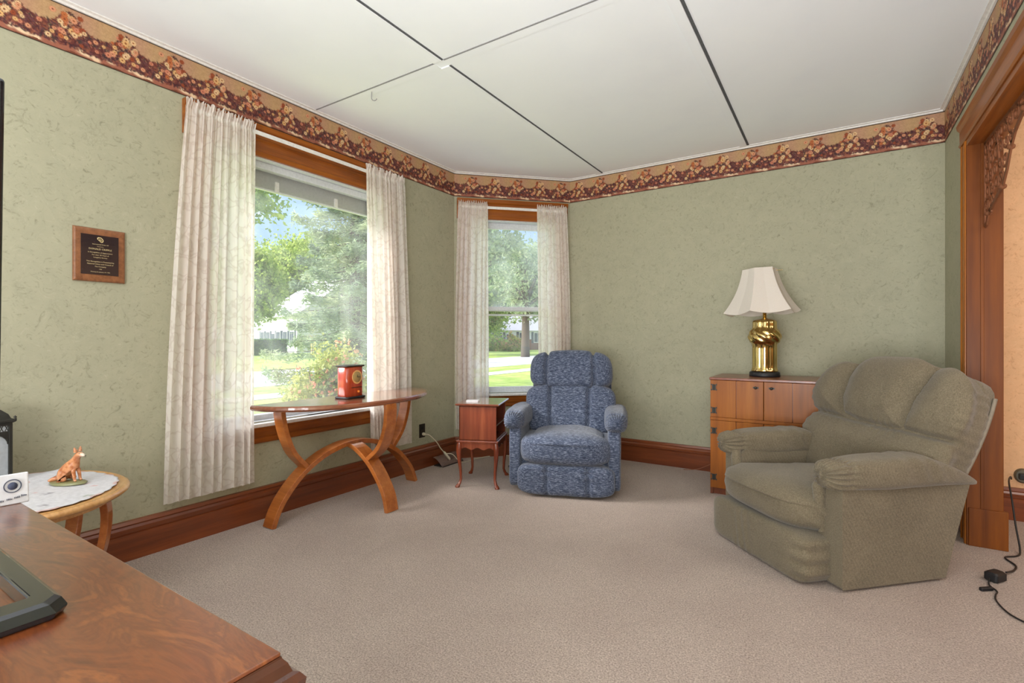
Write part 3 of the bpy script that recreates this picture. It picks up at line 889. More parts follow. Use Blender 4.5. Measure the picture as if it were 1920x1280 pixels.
def apron_out(L):
    n = 16; top = [(0, 0.345), (L, 0.345)]
    lo = [(L * (1 - k / n), 0.30 - 0.018 * math.cos(2 * PI * 1.5 * k / n) ** 2 + 0.008) for k in range(n + 1)]
    return top + lo
ap_.prism([(0 + x, z) for x, z in apron_out(WX)], 1, -0.008, 0.006); ap_.prism([(x, z) for x, z in apron_out(WX)], 1, WY - 0.006, WY + 0.008)
ap_.prism([(y, z) for y, z in apron_out(WY)], 0, -0.008, 0.006); ap_.prism([(y, z) for y, z in apron_out(WY)], 0, WX - 0.006, WX + 0.008)
ap_.build('apron', M['cherry'], t, bevel=0.002)
MB().box(-0.022, WX + 0.022, -0.022, WY + 0.022, 0.345, 0.363).build('lower_board', M['cherry'], t, bevel=0.006)
b = MB(); bx0, bx1, by0, by1 = -0.005, WX + 0.005, -0.005, WY + 0.005
b.box(bx0, bx1, by0, by0 + 0.014, 0.363, 0.628); b.box(bx0, bx1, by1 - 0.014, by1, 0.363, 0.628); b.box(bx0, bx0 + 0.012, by0, by1, 0.363, 0.628)
b.box(bx0, bx1, by0, by1, 0.363, 0.372); b.box(bx0, bx1, by0, by1, 0.618, 0.628)
b.build('box', M['cherry'], t, bevel=0.002)
MB().box(bx0 + 0.012, bx1 - 0.002, by0 + 0.014, by1 - 0.014, 0.470, 0.482).build('shelf', M['cherry'], t, bevel=0.002)
MB().rings([[(x, y, z) for x, y in ((-0.03 + i, -0.03 + i), (WX + 0.03 - i, -0.03 + i), (WX + 0.03 - i, WY + 0.03 - i), (-0.03 + i, WY + 0.03 - i))] for i, z in ((0.012, 0.628), (0.002, 0.633), (0, 0.640), (0.006, 0.646))], True, False).build('tabletop', wood('side_top', srgb(90, 44, 28), srgb(120, 64, 44), srgb(140, 82, 60), 'y', 0.8, 0.1, 0.9), t)
tag(MB().rings([[(x, y, z) for x, y in rrect(0.05, 0.035, 0.01)] for z in (0, 0.010)], True, False).build('coaster', M['paper'], None, (-2.44, 3.20, 0.6462), (0, 0, rad(30)), bevel=0.002), 'small white pad lying on the cherry side table', 'coaster')

# ---- blue recliner
def wr(P, x, z, lines, depth, w, amp=0.0, fr_=90.0):
    d_, s_ = seg_dist(x, z, lines)
    return -depth * np.exp(-(d_ / w) ** 2) + amp * np.exp(-(d_ / (w * 3.2)) ** 2) * np.sin(s_ * fr_ + 3 * np.sin(s_ * 23))
t = thing('recliner', 'blue tweed recliner armchair standing in front of the narrow window', 'armchair', (-1.665, 3.27, 0), rad(21.5))
bm_ = M['blue']
cushion('base', (0.0, 0.37, 0.225), (0.36, 0.34, 0.185), bm_, t, 12, 14)
for s in (-1, 1):
    ax = s * 0.362
    cushion('arm_panel', (ax, 0.33, 0.30), (0.048, 0.335, 0.262), bm_, t, (9, 9, 9), 18, lambda P, N: 0.003 * vnoise(P, 30, 2))
    def adisp(P, N):
        y = P[:, 1]; a = np.arctan2(P[:, 2], P[:, 0])
        g = np.exp(-((y + 0.335) / 0.055) ** 2)
        return 0.004 * vnoise(P, 26, 5) + g * 0.006 * np.sin(a * 22) - 0.010 * np.exp(-((y + 0.285) / 0.010) ** 2) * (P[:, 2] > -0.04)
    cushion('armrest', (ax + s * 0.012, 0.30, 0.540), (0.088, 0.355, 0.080), bm_, t, 3.2, 36, adisp)
sd = lambda P, N: (0.005 * vnoise(P, 18, 3) + 0.014 * np.exp(-(P[:, 0] / 0.25) ** 2) * (N[:, 2] > 0.3) + 0.004 * np.sin(P[:, 0] * 60) * np.exp(-((np.abs(P[:, 0]) - 0.34) / 0.05) ** 2))
def seat_shape(P):
    q = (P[:, 1] > -0.17); P[:, 0] = np.where(q, P[:, 0] * (1 - 0.20 * np.clip((P[:, 1] + 0.17) / 0.08, 0, 1)), P[:, 0]); return P
cushion('seat', (0.01, 0.19, 0.335), (0.352, 0.285, 0.118), bm_, t, 3.6, 40, sd, shape=seat_shape)
fl_ = [[(-0.135, -0.2), (-0.135, 0.2)], [(0.165, -0.2), (0.165, 0.2)]]
cushion('footrest', (0.015, 0.0, 0.128), (0.352, 0.078, 0.112), bm_, t, 5, 44, lambda P, N: wr(P, P[:, 0], P[:, 2], fl_, 0.026, 0.012, 0.005, 70) * (N[:, 1] < -0.3) + 0.003 * vnoise(P, 25, 4))
tilt = rad(-13)
seams = [[(-0.155, -0.3), (-0.155, 0.15), (-0.170, 0.3)], [(0.150, -0.3), (0.150, 0.15), (0.165, 0.3)], [(-0.4, -0.5), (0.4, -0.5)]]
def bdisp(P, N):
    f = np.clip(-N[:, 1] * 2, 0, 1) + 0.5 * (N[:, 2] > 0.5)
    f = np.clip(f, 0, 1)
    lo_ = np.exp(-((P[:, 2] + 0.15) / 0.05) ** 2)
    return f * wr(P, P[:, 0], P[:, 2], seams[:2], 0.034, 0.014, 0.006, 70) + 0.004 * vnoise(P, 20, 6) + 0.003 * lo_ * np.sin(P[:, 0] * 95) * f
bk = cushion('backrest', (0.01, 0.475, 0.565), (0.362, 0.105, 0.205), bm_, t, 4.5, 56, bdisp, (tilt, 0, 0), lambda P: np.stack([P[:, 0] * (1 + 0.03 * P[:, 2] / 0.2 - 0.0), P[:, 1], P[:, 2]], 1))
def hshape(P):
    k = np.clip((P[:, 2] - 0.02) / 0.15, 0, 1)
    P[:, 0] *= 1 - 0.06 * k
    P[:, 2] += 0.018 * (1 - (P[:, 0] / 0.33) ** 2) * k
    return P
seams2 = [[(-0.195, -0.3), (-0.200, 0.3)], [(0.195, -0.3), (0.190, 0.3)]]
hd = cushion('headrest', (0.01, 0.550, 0.878), (0.338, 0.115, 0.152), bm_, t, 4.2, 56, lambda P, N: np.clip(-N[:, 1] * 2 + 0.8 * (N[:, 2] > 0.4), 0, 1) * wr(P, P[:, 0], P[:, 2], seams2, 0.034, 0.014, 0.006, 70) + 0.005 * vnoise(P, 16, 9), (tilt, 0, 0), hshape)
cushion('back_shell', (0.01, 0.615, 0.60), (0.33, 0.05, 0.40), bm_, t, 9, 14, None, (tilt, 0, 0))
MB().tube([(-0.405, 0.18, 0.16), (-0.425, 0.17, 0.16), (-0.43, 0.13, 0.165)], 0.010, 8).build('lever', M['blackm'], t)
for x in (-0.28, 0.28):
    for y in (0.12, 0.60): MB().box(x - 0.03, x + 0.03, y - 0.04, y + 0.04, 0.0, 0.05).build('foot', M['blackm'], t, bevel=0.004)

# ---- olive recliner
gm = M['green']
t = thing('recliner', 'olive green ribbed recliner armchair turned toward the window, front right of room', 'armchair', (-0.272, 3.000, 0), rad(-45))
t.scale = (0.97, 1.10, 0.965)
# local: x across (-.43 .. .43), -y front, arms front at y=0
cushion('base', (0.0, 0.34, 0.21), (0.36, 0.30, 0.165), gm, t, 12, 14)
for s in (-1, 1):
    out = [(0.0, 0.015), (0.53, 0.015), (0.665, 0.47), (0.60, 0.53), (0.05, 0.53), (0.0, 0.48)]
    a0, a1 = (0.290, 0.432) if s > 0 else (-0.432, -0.290)
    MB().prism(out, 0, a0, a1).build('arm_panel', gm, t, bevel=0.012, seg=3)
    def gd(P, N):
        y = P[:, 1]; g = np.exp(-((y + 0.385) / 0.07) ** 2); a = np.arctan2(P[:, 2], P[:, 0])
        return 0.004 * vnoise(P, 22, 5) + g * 0.007 * np.sin(a * 20 + 2) - 0.010 * np.exp(-((y + 0.315) / 0.012) ** 2) * (P[:, 2] > -0.05) + 0.0035 * np.sin(y * 70 + P[:, 2] * 20) * np.exp(-((y - 0.05) / 0.14) ** 2) * (N[:, 2] > -0.3)
    def gs(P):
        k = np.clip((P[:, 1] - 0.06) / 0.33, 0, 1)
        P[:, 2] = P[:, 2] * (1 - 0.72 * k) - 0.085 * k ** 1.4
        P[:, 0] = P[:, 0] * (1 - 0.45 * k ** 2)
        kf = np.clip((-P[:, 1] - 0.28) / 0.12, 0, 1)
        P[:, 2] = np.where(P[:, 2] < 0, P[:, 2] * (1 + 0.25 * kf), P[:, 2])
        return P
    cushion('armrest', (s * 0.378, 0.345, 0.546), (0.100, 0.405, 0.078), gm, t, 3.4, 44, gd, shape=gs)
    if True:
        MB().tube([(s * 0.318, 0.0, 0.25), (s * 0.312, -0.005, 0.36), (s * 0.310, -0.010, 0.47), (s * 0.330, 0.0, 0.53)], [0.016, 0.024, 0.030, 0.02], 10).build('arm_front_roll', gm, t)
def gseat(P, N):
    side = np.exp(-((np.abs(P[:, 0]) - 0.35) / 0.07) ** 2)
    return 0.005 * vnoise(P, 14, 3) + 0.022 * np.exp(-(P[:, 0] / 0.24) ** 2) * (N[:, 2] > 0.2) + side * 0.006 * np.sin(P[:, 2] * 75 + P[:, 1] * 60)
cushion('seat', (-0.01, 0.20, 0.325), (0.370, 0.335, 0.118), gm, t, 3.4, 48, gseat, (rad(-2), 0, 0), lambda P: np.stack([P[:, 0] * (1 - 0.14 * np.clip((P[:, 1] + 0.20) / 0.10, 0, 1)), P[:, 1], P[:, 2]], 1))
def gfoot(P, N):
    side = np.exp(-((P[:, 0] - 0.35) / 0.06) ** 2)
    ce = np.exp(-((P[:, 0] + 0.08) / 0.07) ** 2)
    return 0.003 * vnoise(P, 16, 8) + side * 0.006 * np.sin(P[:, 2] * 90) + 0.004 * ce * np.sin(P[:, 0] * 110 + P[:, 2] * 20) * (N[:, 1] < -0.3)
cushion('footrest', (-0.005, -0.045, 0.122), (0.370, 0.090, 0.120), gm, t, 6.5, 44, gfoot)
gt = rad(-20)
gse = [[(-0.62, 0.05), (-0.30, 0.02), (-0.12, 0.0), (0.12, -0.01), (0.20, -0.005), (0.34, -0.01), (0.62, -0.0)],
       [(-0.235, 0.5), (-0.225, 0.24), (-0.220, 0.12), (-0.18, 0.03), (-0.08, 0.0)],
       [(0.26, 0.5), (0.235, 0.26), (0.205, 0.16), (0.195, 0.06), (0.20, -0.005)]]
def gb(P, N):
    f = np.clip(np.clip(-N[:, 1] * 2, 0, 1) + 0.15 * (N[:, 2] > 0.35), 0, 1)
    x, z = P[:, 0], P[:, 2]
    d_, s_ = seg_dist(x, z, gse)
    body = 0.040 * (1 - np.exp(-(d_ / 0.070) ** 2)) - 0.030 * np.exp(-(d_ / 0.014) ** 2)
    pk = 0.0035 * np.exp(-(d_ / 0.045) ** 2) * np.sin(s_ * 95 + 5 * np.sin(s_ * 17)) * (0.6 + 0.4 * np.sin(s_ * 11))
    edge = 0.0025 * np.exp(-((np.abs(x) - 0.43) / 0.022) ** 2) * np.sin(z * 130)
    dim = -0.016 * np.exp(-(((x + 0.03) / 0.030) ** 2 + ((z + 0.27) / 0.07) ** 2))
    return f * (body + pk + dim) + edge + 0.005 * vnoise(P, 8, 12)
def gbs(P):
    z = P[:, 2]
    k = np.clip((z + 0.36) / 0.72, 0, 1)
    P[:, 0] *= 0.86 + 0.16 * np.sin(k * 2.2)
    P[:, 2] += 0.020 * (1 - (P[:, 0] / 0.42) ** 2) * k
    return P
cushion('backrest', (0.0, 0.640, 0.665), (0.445, 0.120, 0.368), gm, t, 4.2, 96, gb, (gt, 0, 0), gbs)
cushion('back_shell', (0.0, 0.700, 0.660), (0.425, 0.050, 0.335), gm, t, 8, 20, None, (gt, 0, 0), gbs)
pp = []
for k in range(21):
    z = -0.30 + 0.55 * k / 20
    kk = min(1, max(0, (z + 0.36) / 0.72))
    pp.append((0.432 * (0.86 + 0.16 * math.sin(kk * 2.2)), 0.010, z))
for s in (-1, 1):
    MB().tube([(s * p[0], p[1], p[2]) for p in pp], 0.009, 6).build('piping', plain('pale_piping', srgb(132, 122, 106), 0.8), t, (0.0, 0.705, 0.655), (gt, 0, 0))
for x in (-0.30, 0.30):
    for y in (0.12, 0.48): MB().box(x - 0.03, x + 0.03, y - 0.04, y + 0.04, 0.0, 0.06).build('foot', M['blackm'], t, bevel=0.004)

# ---- pine cabinet
t = thing('cabinet', 'low pine cabinet with black iron hinges under the brass lamp', 'cabinet', (-0.785, 3.92, 0))
CW, CD, CH = 0.715, 0.49, 0.862
b = MB()
b.box(0, 0.02, 0.014, CD, 0.0, CH - 0.018); b.box(CW - 0.02, CW, 0.014, CD, 0.0, CH - 0.018); b.box(0.02, CW - 0.02, CD - 0.012, CD, 0.03, CH - 0.018)
b.box(0.02, CW - 0.02, 0.014, CD - 0.012, 0.045, 0.065); b.box(0.02, CW - 0.02, 0.014, CD - 0.012, 0.545, 0.572)
b.build('carcass', M['cabd'], t, bevel=0.002)
MB().box(-0.004, CW + 0.004, -0.004, CD, CH - 0.018, CH).build('top_board', M['cabd'], t, bevel=0.003)
MB().box(0.0, CW, 0.0, 0.016, 0.548, 0.570).build('rail', M['cabw'], t, bevel=0.002)
MB().box(0.02, CW - 0.02, 0.03, 0.045, 0.0, 0.045).build('plinth', M['cabd'], t)
mid = CW / 2
def hinge(parent, x, z, sx):
    h = MB(); h.box(-0.014, 0.014, -0.003, 0.0, -0.020, 0.020)
    h.box(-0.020, -0.012, -0.003, 0, -0.024, -0.014); h.box(-0.020, -0.012, -0.003, 0, 0.014, 0.024); h.box(0.012, 0.020, -0.003, 0, -0.024, -0.014); h.box(0.012, 0.020, -0.003, 0, 0.014, 0.024)
    h.tube([(0, -0.005, -0.022), (0, -0.005, 0.022)], 0.004, 8)
    h.build('hinge', M['iron'], parent, (x, -0.0, z))
for (za, zb, hz) in ((0.572, CH - 0.020, (0.62, 0.79)), (0.05, 0.546, (0.13, 0.47))):
    for (xa, xb, kx, hx) in ((0.003, mid - 0.002, mid - 0.05, 0.028), (mid + 0.002, CW - 0.003, mid + 0.05, CW - 0.028)):
        dmb = MB(); xm = (xa + xb) / 2
        dmb.box(xa, xm - 0.002, 0.0, 0.016, za, zb); dmb.box(xm + 0.002, xb, 0.0, 0.016, za, zb); pass
        d = dmb.build('door', M['cabw'], t, bevel=0.0015)
        MB().box(xm - 0.006, xm + 0.006, 0.007, 0.0155, za + 0.003, zb - 0.003).build('plank_groove', M['cabd'], d)
        kn = MB().lathe([(0.0001, 0), (0.008, 0), (0.005, 0.008), (0.008, 0.014), (0.010, 0.020), (0.006, 0.025), (0.0001, 0.025)], n=14)
        kn.box(-0.018, 0.018, -0.006, 0.006, 0, 0.003)
        kn.build('knob', M['iron'], d, (kx, 0.0, 0.80 if za > 0.5 else 0.40), (rad(90), 0, 0))
        for z in hz: hinge(d, hx, z, 1)

# ---- brass lamp
t = thing('table_lamp', 'brass lamp with white bell-shaped fabric shade standing on the pine cabinet', 'lamp', (-0.455, 4.235, 0.862), rad(8))
MB().lathe([(0.0001, 0), (0.104, 0), (0.106, 0.006), (0.104, 0.030), (0.098, 0.036), (0.0001, 0.036)], n=8 * 6).build('base', M['blackm'], t)
NL = 8
def lobes(a, z):
    if z < 0.05: return 1.0
    tw = 0
    if z > 0.24: tw = (min(z, 0.345) - 0.24) / 0.105 * 1.5
    k = abs(math.cos((a + tw) * NL / 2))
    return 1.0 - 0.10 * (1 - k) ** 1.0
prof = [(0.0001, 0.036), (0.088, 0.036), (0.093, 0.045), (0.088, 0.055), (0.085, 0.07)] + [(0.085, 0.07 + 0.17 * k / 6) for k in range(1, 7)]
prof += [(0.094, 0.252)] + [(0.104 + 0.013 * math.sin(PI * k / 10), 0.258 + 0.085 * k / 10) for k in range(11)] + [(0.094, 0.352), (0.085, 0.362), (0.083, 0.39), (0.084, 0.41), (0.078, 0.422), (0.055, 0.430), (0.032, 0.434), (0.020, 0.438), (0.013, 0.445), (0.0001, 0.445)]
MB().lathe(prof, n=96, mod=lobes).build('lamp_body', M['brass'], t)
MB().lathe([(0.0001, 0.44), (0.013, 0.44), (0.013, 0.52), (0.018, 0.528), (0.026, 0.542), (0.022, 0.545), (0.0001, 0.545)], n=20).build('neck', M['brass'], t)
MB().lathe([(0.0001, 0.545), (0.018, 0.545), (0.020, 0.60), (0.016, 0.61), (0.012, 0.62), (0.03, 0.66), (0.028, 0.69), (0.012, 0.71), (0.0001, 0.712)], n=20).build('bulb', plain('milky_bulb', srgb(236, 232, 224), 0.3), t)
# six-sided bell shade with scalloped hem
V = []; NA, NV_ = 96, 24
for i in range(NA):
    a = 2 * PI * i / NA; seg = a / (PI / 3); fr2 = seg - math.floor(seg); ang = (fr2 - 0.5) * PI / 3
    hexr = math.cos(PI / 6) / math.cos(ang)
    for j in range(NV_):
        v = j / (NV_ - 1)
        r = 0.118 + (0.262 - 0.118) * (0.42 * v + 0.58 * v ** 2.3)
        rr = r * (hexr * 0.94 + 0.06 * (1 - 0.8 * (1 - abs(2 * fr2 - 1)))) * 1.04
        z = 0.815 - 0.325 * v - (0.022 * math.sin(PI * fr2) ** 0.8) * v ** 6
        V.append((rr * math.cos(a), rr * math.sin(a), z))
Q = []
for i in range(NA):
    for j in range(NV_ - 1):
        a_, b_ = i * NV_ + j, ((i + 1) % NA) * NV_ + j
        Q.append((a_, a_ + 1, b_ + 1, b_))
def shade_mat():
    m, tt, b = mat('shade_fabric')
    b.inputs['Base Color'].default_value = srgb(244, 236, 224); b.inputs['Roughness'].default_value = 0.8
    out = tt.nodes['Material Output']; tr = tt.nodes.new('ShaderNodeBsdfTranslucent'); tr.inputs[0].default_value = srgb(244, 236, 222)
    c = ramp(tt, noise(tt, 300, 2), [(0.3, srgb(238, 230, 220)), (0.7, srgb(248, 242, 234))]); tt.links.new(c, b.inputs['Base Color'])
    mx = tt.nodes.new('ShaderNodeMixShader'); mx.inputs[0].default_value = 0.3
    tt.links.new(b.outputs[0], mx.inputs[1]); tt.links.new(tr.outputs[0], mx.inputs[2]); tt.links.new(mx.outputs[0], out.inputs['Surface'])
    return m
M['shade'] = shade_mat()
sh = mesh_np('lamp_shade', V, Q, M['shade'], t, False)
sm_ = sh.modifiers.new('thick', 'SOLIDIFY'); sm_.thickness = 0.002
sh.rotation_euler = (rad(-1.0), rad(-2.2), rad(12))
hp_ = MB()
for k in range(6):
    a = PI / 3 * k
    hp_.tube([(0.118 * math.cos(a) * 1.02, 0.118 * math.sin(a) * 1.02, 0.80), (0, 0, 0.80)], 0.002, 5)
hp_.build('shade_spider', M['brass'], t)
MB().tube([(0.03, 0, 0.545), (0.055, 0, 0.62), (0.055, 0, 0.70), (0.0, 0, 0.795), (-0.055, 0, 0.70), (-0.055, 0, 0.62), (-0.03, 0, 0.545)], 0.0025, 6).build('harp', M['brass'], t)

# ---- desk at front left
t = thing('desk', 'large dark wood desk with moulded edge at the front left corner', 'desk', (-1.14, -0.10, 0))
HXd, HYd = 0.545, 0.478
rings = [[(sx * (HXd + o_), sy * (HYd + o_), z) for sx, sy in ((-1, -1), (1, -1), (1, 1), (-1, 1))] for o_, z in [(0.0, 0.690), (0.012, 0.695), (0.020, 0.702), (0.022, 0.714), (0.016, 0.722), (0.010, 0.724), (0.006, 0.735), (0.001, 0.742), (0.0005, 0.7445)]]
MB().rings(rings, True, False).build('edge_moulding', M['deske'], t)
MB().box(-HXd + 0.0, HXd, -HYd, HYd, 0.7445, 0.750).build('desktop', M['desk'], t, bevel=0.0015)
b = MB().box(-HXd + 0.03, HXd - 0.03, -HYd + 0.03, HYd - 0.03, 0.06, 0.690); b.build('carcass', M['cherry'], t, bevel=0.003)
MB().box(-HXd + 0.02, HXd - 0.02, -HYd + 0.02, HYd - 0.02, 0.0, 0.06).build('plinth', M['deske'], t, bevel=0.006)
for k in range(3):
    z = 0.09 + k * 0.20
    d = MB().box(HXd - 0.03, HXd - 0.016, -HYd + 0.06, HYd - 0.06, z, z + 0.185).build('drawer', M['cherry'], t, bevel=0.004)
    for y in (-0.2, 0.2):
        MB().lathe([(0.0001, 0), (0.010, 0), (0.007, 0.012), (0.014, 0.022), (0.010, 0.030), (0.0001, 0.030)], n=14).build('knob', M['brass'], d, (HXd - 0.016, y, z + 0.09), (0, rad(90), 0))

# ---- television on the desk
t = thing('television', 'black flat television at the left edge on the desk, seen from its side', 'television', (-1.22, 0.0, 0.75))
TB = [(0.285, 0.245), (0.285, -0.24), (-0.30, -0.24), (-0.30, 0.245)]
b = MB()
def frame_ring(o_, i_, z):
    return [(0.278 + o_, 0.252 + o_, z)]
def rectr(x0, x1, y0, y1, z, c=0.018):
    return [(x1 - c, y1, z), (x0 + c, y1, z), (x0, y1 - c, z), (x0, y0 + c, z), (x0 + c, y0, z), (x1 - c, y0, z), (x1, y0 + c, z), (x1, y1 - c, z)]
R = [rectr(-0.30, 0.285, -0.25, 0.262, 0.0), rectr(-0.303, 0.290, -0.255, 0.266, 0.010), rectr(-0.298, 0.283, -0.25, 0.260, 0.022), rectr(-0.292, 0.277, -0.244, 0.254, 0.026),
     rectr(-0.245, 0.240, -0.20, 0.232, 0.026, 0.004), rectr(-0.243, 0.238, -0.198, 0.230, 0.022, 0.004), rectr(-0.243, 0.238, -0.198, 0.230, 0.0, 0.004)]
vs = [p for r in R for p in r]; fs = []
for i in range(len(R)):
    for j in range(8):
        i2 = (i + 1) % len(R)
        fs.append((i * 8 + j, i * 8 + (j + 1) % 8, i2 * 8 + (j + 1) % 8, i2 * 8 + j))
MB().add(vs, fs).build('stand_base', M['black'], t, bevel=0.002)
MB().box(-0.05, -0.01, -0.20, 0.232, 0.0, 0.018).build('stand_bar', plain('silver_bar', srgb(170, 172, 180), 0.25, metal=0.8), t, bevel=0.004)
MB().box(-0.035, -0.012, -0.05, 0.05, 0.015, 0.12).build('stand_neck', M['black'], t)
MB().box(-0.069, -0.020, -0.66, 0.252, 0.10, 0.845).build('cabinet_body', M['black'], t, bevel=0.006, seg=3, rot=(0, rad(3), 0))
MB().box(-0.0205, -0.0188, -0.64, 0.236, 0.12, 0.825).build('screen', plain('screen_glass', srgb(10, 11, 14), 0.08), t, rot=(0, rad(3), 0))

# ---- small white card with a seal on the far corner of the desk
t = thing('card_box', 'small white printed card box with a round blue seal on the desk corner', 'box', (-1.662, 0.392, 0.7505), rad(86))
t.scale = (1.2, 1.2, 1.2)
MB().box(-0.075, 0.0, 0.0, 0.010, 0.0, 0.060).build('card', M['paper'], t, rot=(rad(-8), rad(0), 0), bevel=0.002)
def disc(r, n=28, th=0.0008, r2=0):
    b = MB()
    if r2: b.rings([[(q * math.cos(2 * PI * k / n), q * math.sin(2 * PI * k / n), z) for k in range(n)] for q, z in ((r, 0), (r, th), (r2, th), (r2, 0))], False, False, True)
    else: b.lathe([(0.0001, 0), (r, 0), (r, th), (0.0001, th)], n=n)
    return b
def on_card(b, name, m, x, z): return b.build(name, m, t, (x, -0.0012 + z * 0.14, z), (rad(90 - 8), 0, 0))
on_card(disc(0.0075), 'seal', plain('seal_blue', srgb(70, 76, 100), 0.6), -0.024, 0.036)
on_card(disc(0.0135, r2=0.0115), 'seal_ring', M['ink'], -0.024, 0.036)
rs = random.Random(2)
b = MB()
for (x0_, z_) in ((-0.056, 0.008), (-0.045, 0.008), (-0.033, 0.0095), (-0.022, 0.011), (-0.012, 0.013), (-0.062, 0.022), (-0.060, 0.030), (-0.064, 0.038)):
    for k in range(4):
        b.box(x0_ + k * 0.0022, x0_ + k * 0.0022 + 0.0012, -0.0012 + z_ * 0.14, -0.0004 + z_ * 0.14, z_, z_ + 0.002 + rs.random() * 0.002)
b.build('print', M['ink'], t)

# ---- oval table with doily and fox
t = thing('oval_table', 'oval blond wood table with curved legs beside the left wall', 'table', (-2.665, 0.575, 0))
AX, AY, TZ = 0.405, 0.362, 0.548
N_ = 72
ov = lambda ins, z: [((AX - ins) * math.cos(2 * PI * k / N_), (AY - ins) * math.sin(2 * PI * k / N_), z) for k in range(N_)]
MB().rings([ov(0.05, TZ - 0.030), ov(0.012, TZ - 0.026), ov(0.0, TZ - 0.016), ov(0.002, TZ - 0.006), ov(0.014, TZ), ov(0.020, TZ), ov(0.026, TZ - 0.004), ov(0.032, TZ - 0.004), ov(0.04, TZ - 0.001)], True, True).build('tabletop', M['oval'], t)
MB().rings([ov(0.055, TZ - 0.050), ov(0.050, TZ - 0.029)], True, False).build('apron', M['oval'], t)
for (a, c_) in ((55, 1), (-55, 1), (125, 1), (235, 1)):
    ca, sa = math.cos(rad(a)), math.sin(rad(a))
    P = [(r * ca * 1.0, r * sa, z) for r, z in ((0.29, 0.52), (0.30, 0.42), (0.285, 0.30), (0.25, 0.20), (0.21, 0.12), (0.22, 0.05), (0.26, 0.0))]
    MB().band(spline(P, 24), (-sa, ca, 0), 0.055, 0.026).build('leg', M['console'], t, bevel=0.003)
b = MB(); b.box(-0.15, 0.15, -0.03, 0.03, 0.10, 0.125); b.box(-0.03, 0.03, -0.19, 0.19, 0.10, 0.125)
b.build('stretcher', M['console'], t, bevel=0.003)

def doily():
    na, nr = 220, 40
    V = []; col = []
    rs = np.random.RandomState(4)
    spots = [(rs.uniform(-0.3, 0.3), rs.uniform(-0.27, 0.27), rs.uniform(0.010, 0.020), rs.randint(4)) for _ in range(26)]
    pal = [srgb(226, 206, 110), srgb(214, 132, 120), srgb(120, 140, 100), srgb(86, 78, 96)]
    for i in range(na):
        a = 2 * PI * i / na
        sc = 1 + 0.022 * abs(math.sin(a * 17)) + 0.012 * math.sin(a * 5 + 1)
        for j in range(nr):
            v = j / (nr - 1)
            x = 0.355 * v * sc * math.cos(a); y = 0.315 * v * sc * math.sin(a)
            z = 0.0025 + 0.002 * (1 + math.sin(x * 40 + 3 * y)) * 0.5
            fold = math.exp(-((x + 0.13 + 0.5 * y) / 0.045) ** 2); z += 0.016 * fold * v * max(0.0, min(1.0, (y + 0.12) * 6))
            V.append((x, y, z)); c = np.array(srgb(216, 215, 220)[:3])
            for sx, sy, r, k in spots:
                d = math.hypot(x - sx, y - sy)
                if d < r and (math.sin(math.atan2(y - sy, x - sx) * 5) * 0.4 + 0.6) * r > d: c = c * 0.45 + np.array(pal[k][:3]) * 0.55
            if v > 0.955: c = c * 0.5 + np.array(srgb(216, 150, 130)[:3]) * 0.5 if (i // 6) % 3 == 0 else c
            col.append((*c, 1))
    V = np.array(V); Q = []
    for i in range(na):
        for j in range(nr - 1):
            a_, b_ = i * nr + j, ((i + 1) % na) * nr + j
            Q.append((a_, a_ + 1, b_ + 1, b_))
    o = mesh_np('doily', V, Q, paint_mat('doily_cloth', 0.85), None, True, col, (-2.665, 0.575, TZ))
    s_ = o.modifiers.new('thick', 'SOLIDIFY'); s_.thickness = 0.0012; s_.offset = 1
    return tag(o, 'white scalloped doily with small embroidered flowers on the oval table', 'doily')
doily()

def skin(name, pts, edges, radii, m, parent, sub=2, loc=None, rot=None, root=0):
    me = bpy.data.meshes.new(name); me.from_pydata(pts, edges, [])
    o = bpy.data.objects.new(name, me); C.objects.link(o)
    s_ = o.modifiers.new('skin', 'SKIN'); s_.use_smooth_shade = True
    for i, r in enumerate(radii):
        me.skin_vertices[0].data[i].radius = (r, r) if not isinstance(r, tuple) else r
        me.skin_vertices[0].data[i].use_root = (i == root)
    u = o.modifiers.new('sub', 'SUBSURF'); u.levels = sub; u.render_levels = sub
    dg = bpy.context.evaluated_depsgraph_get(); dg.update()
    em = bpy.data.meshes.new_from_object(o.evaluated_get(dg))
    o.modifiers.clear(); o.data = em; em.materials.clear(); em.materials.append(m)
    for p in em.polygons: p.use_smooth = True
    o.parent = parent
    if loc is not None: o.location = loc
    if rot is not None: o.rotation_euler = rot
    return o
def foxmat():
    m, tt, b = mat('fox_glaze')
    v = coords(tt); sx = tt.nodes.new('ShaderNodeSeparateXYZ'); tt.links.new(v, sx.inputs[0])
    ma = tt.nodes.new('ShaderNodeMath'); ma.operation = 'MULTIPLY_ADD'; ma.inputs[1].default_value = 9.0; ma.inputs[2].default_value = -0.05
    tt.links.new(sx.outputs['X'], ma.inputs[0])
    c = ramp(tt, noise(tt, 60, 3), [(0.35, srgb(176, 100, 58)), (0.6, srgb(216, 150, 104))])
    f = ramp(tt, ma.outputs[0], [(0.40, (0, 0, 0, 1)), (0.52, (1, 1, 1, 1))])
    c = mixc(tt, f, c, srgb(240, 226, 206)); tt.links.new(c, b.inputs['Base Color'])
    b.inputs['Roughness'].default_value = 0.2; b.inputs['Coat Weight'].default_value = 0.6
    return m
t = thing('fox_figurine', 'small orange porcelain fox sitting on the doily of the oval table', 'figurine', (-2.640, 0.745, TZ + 0.008), rad(28))
M['fox'] = foxmat()
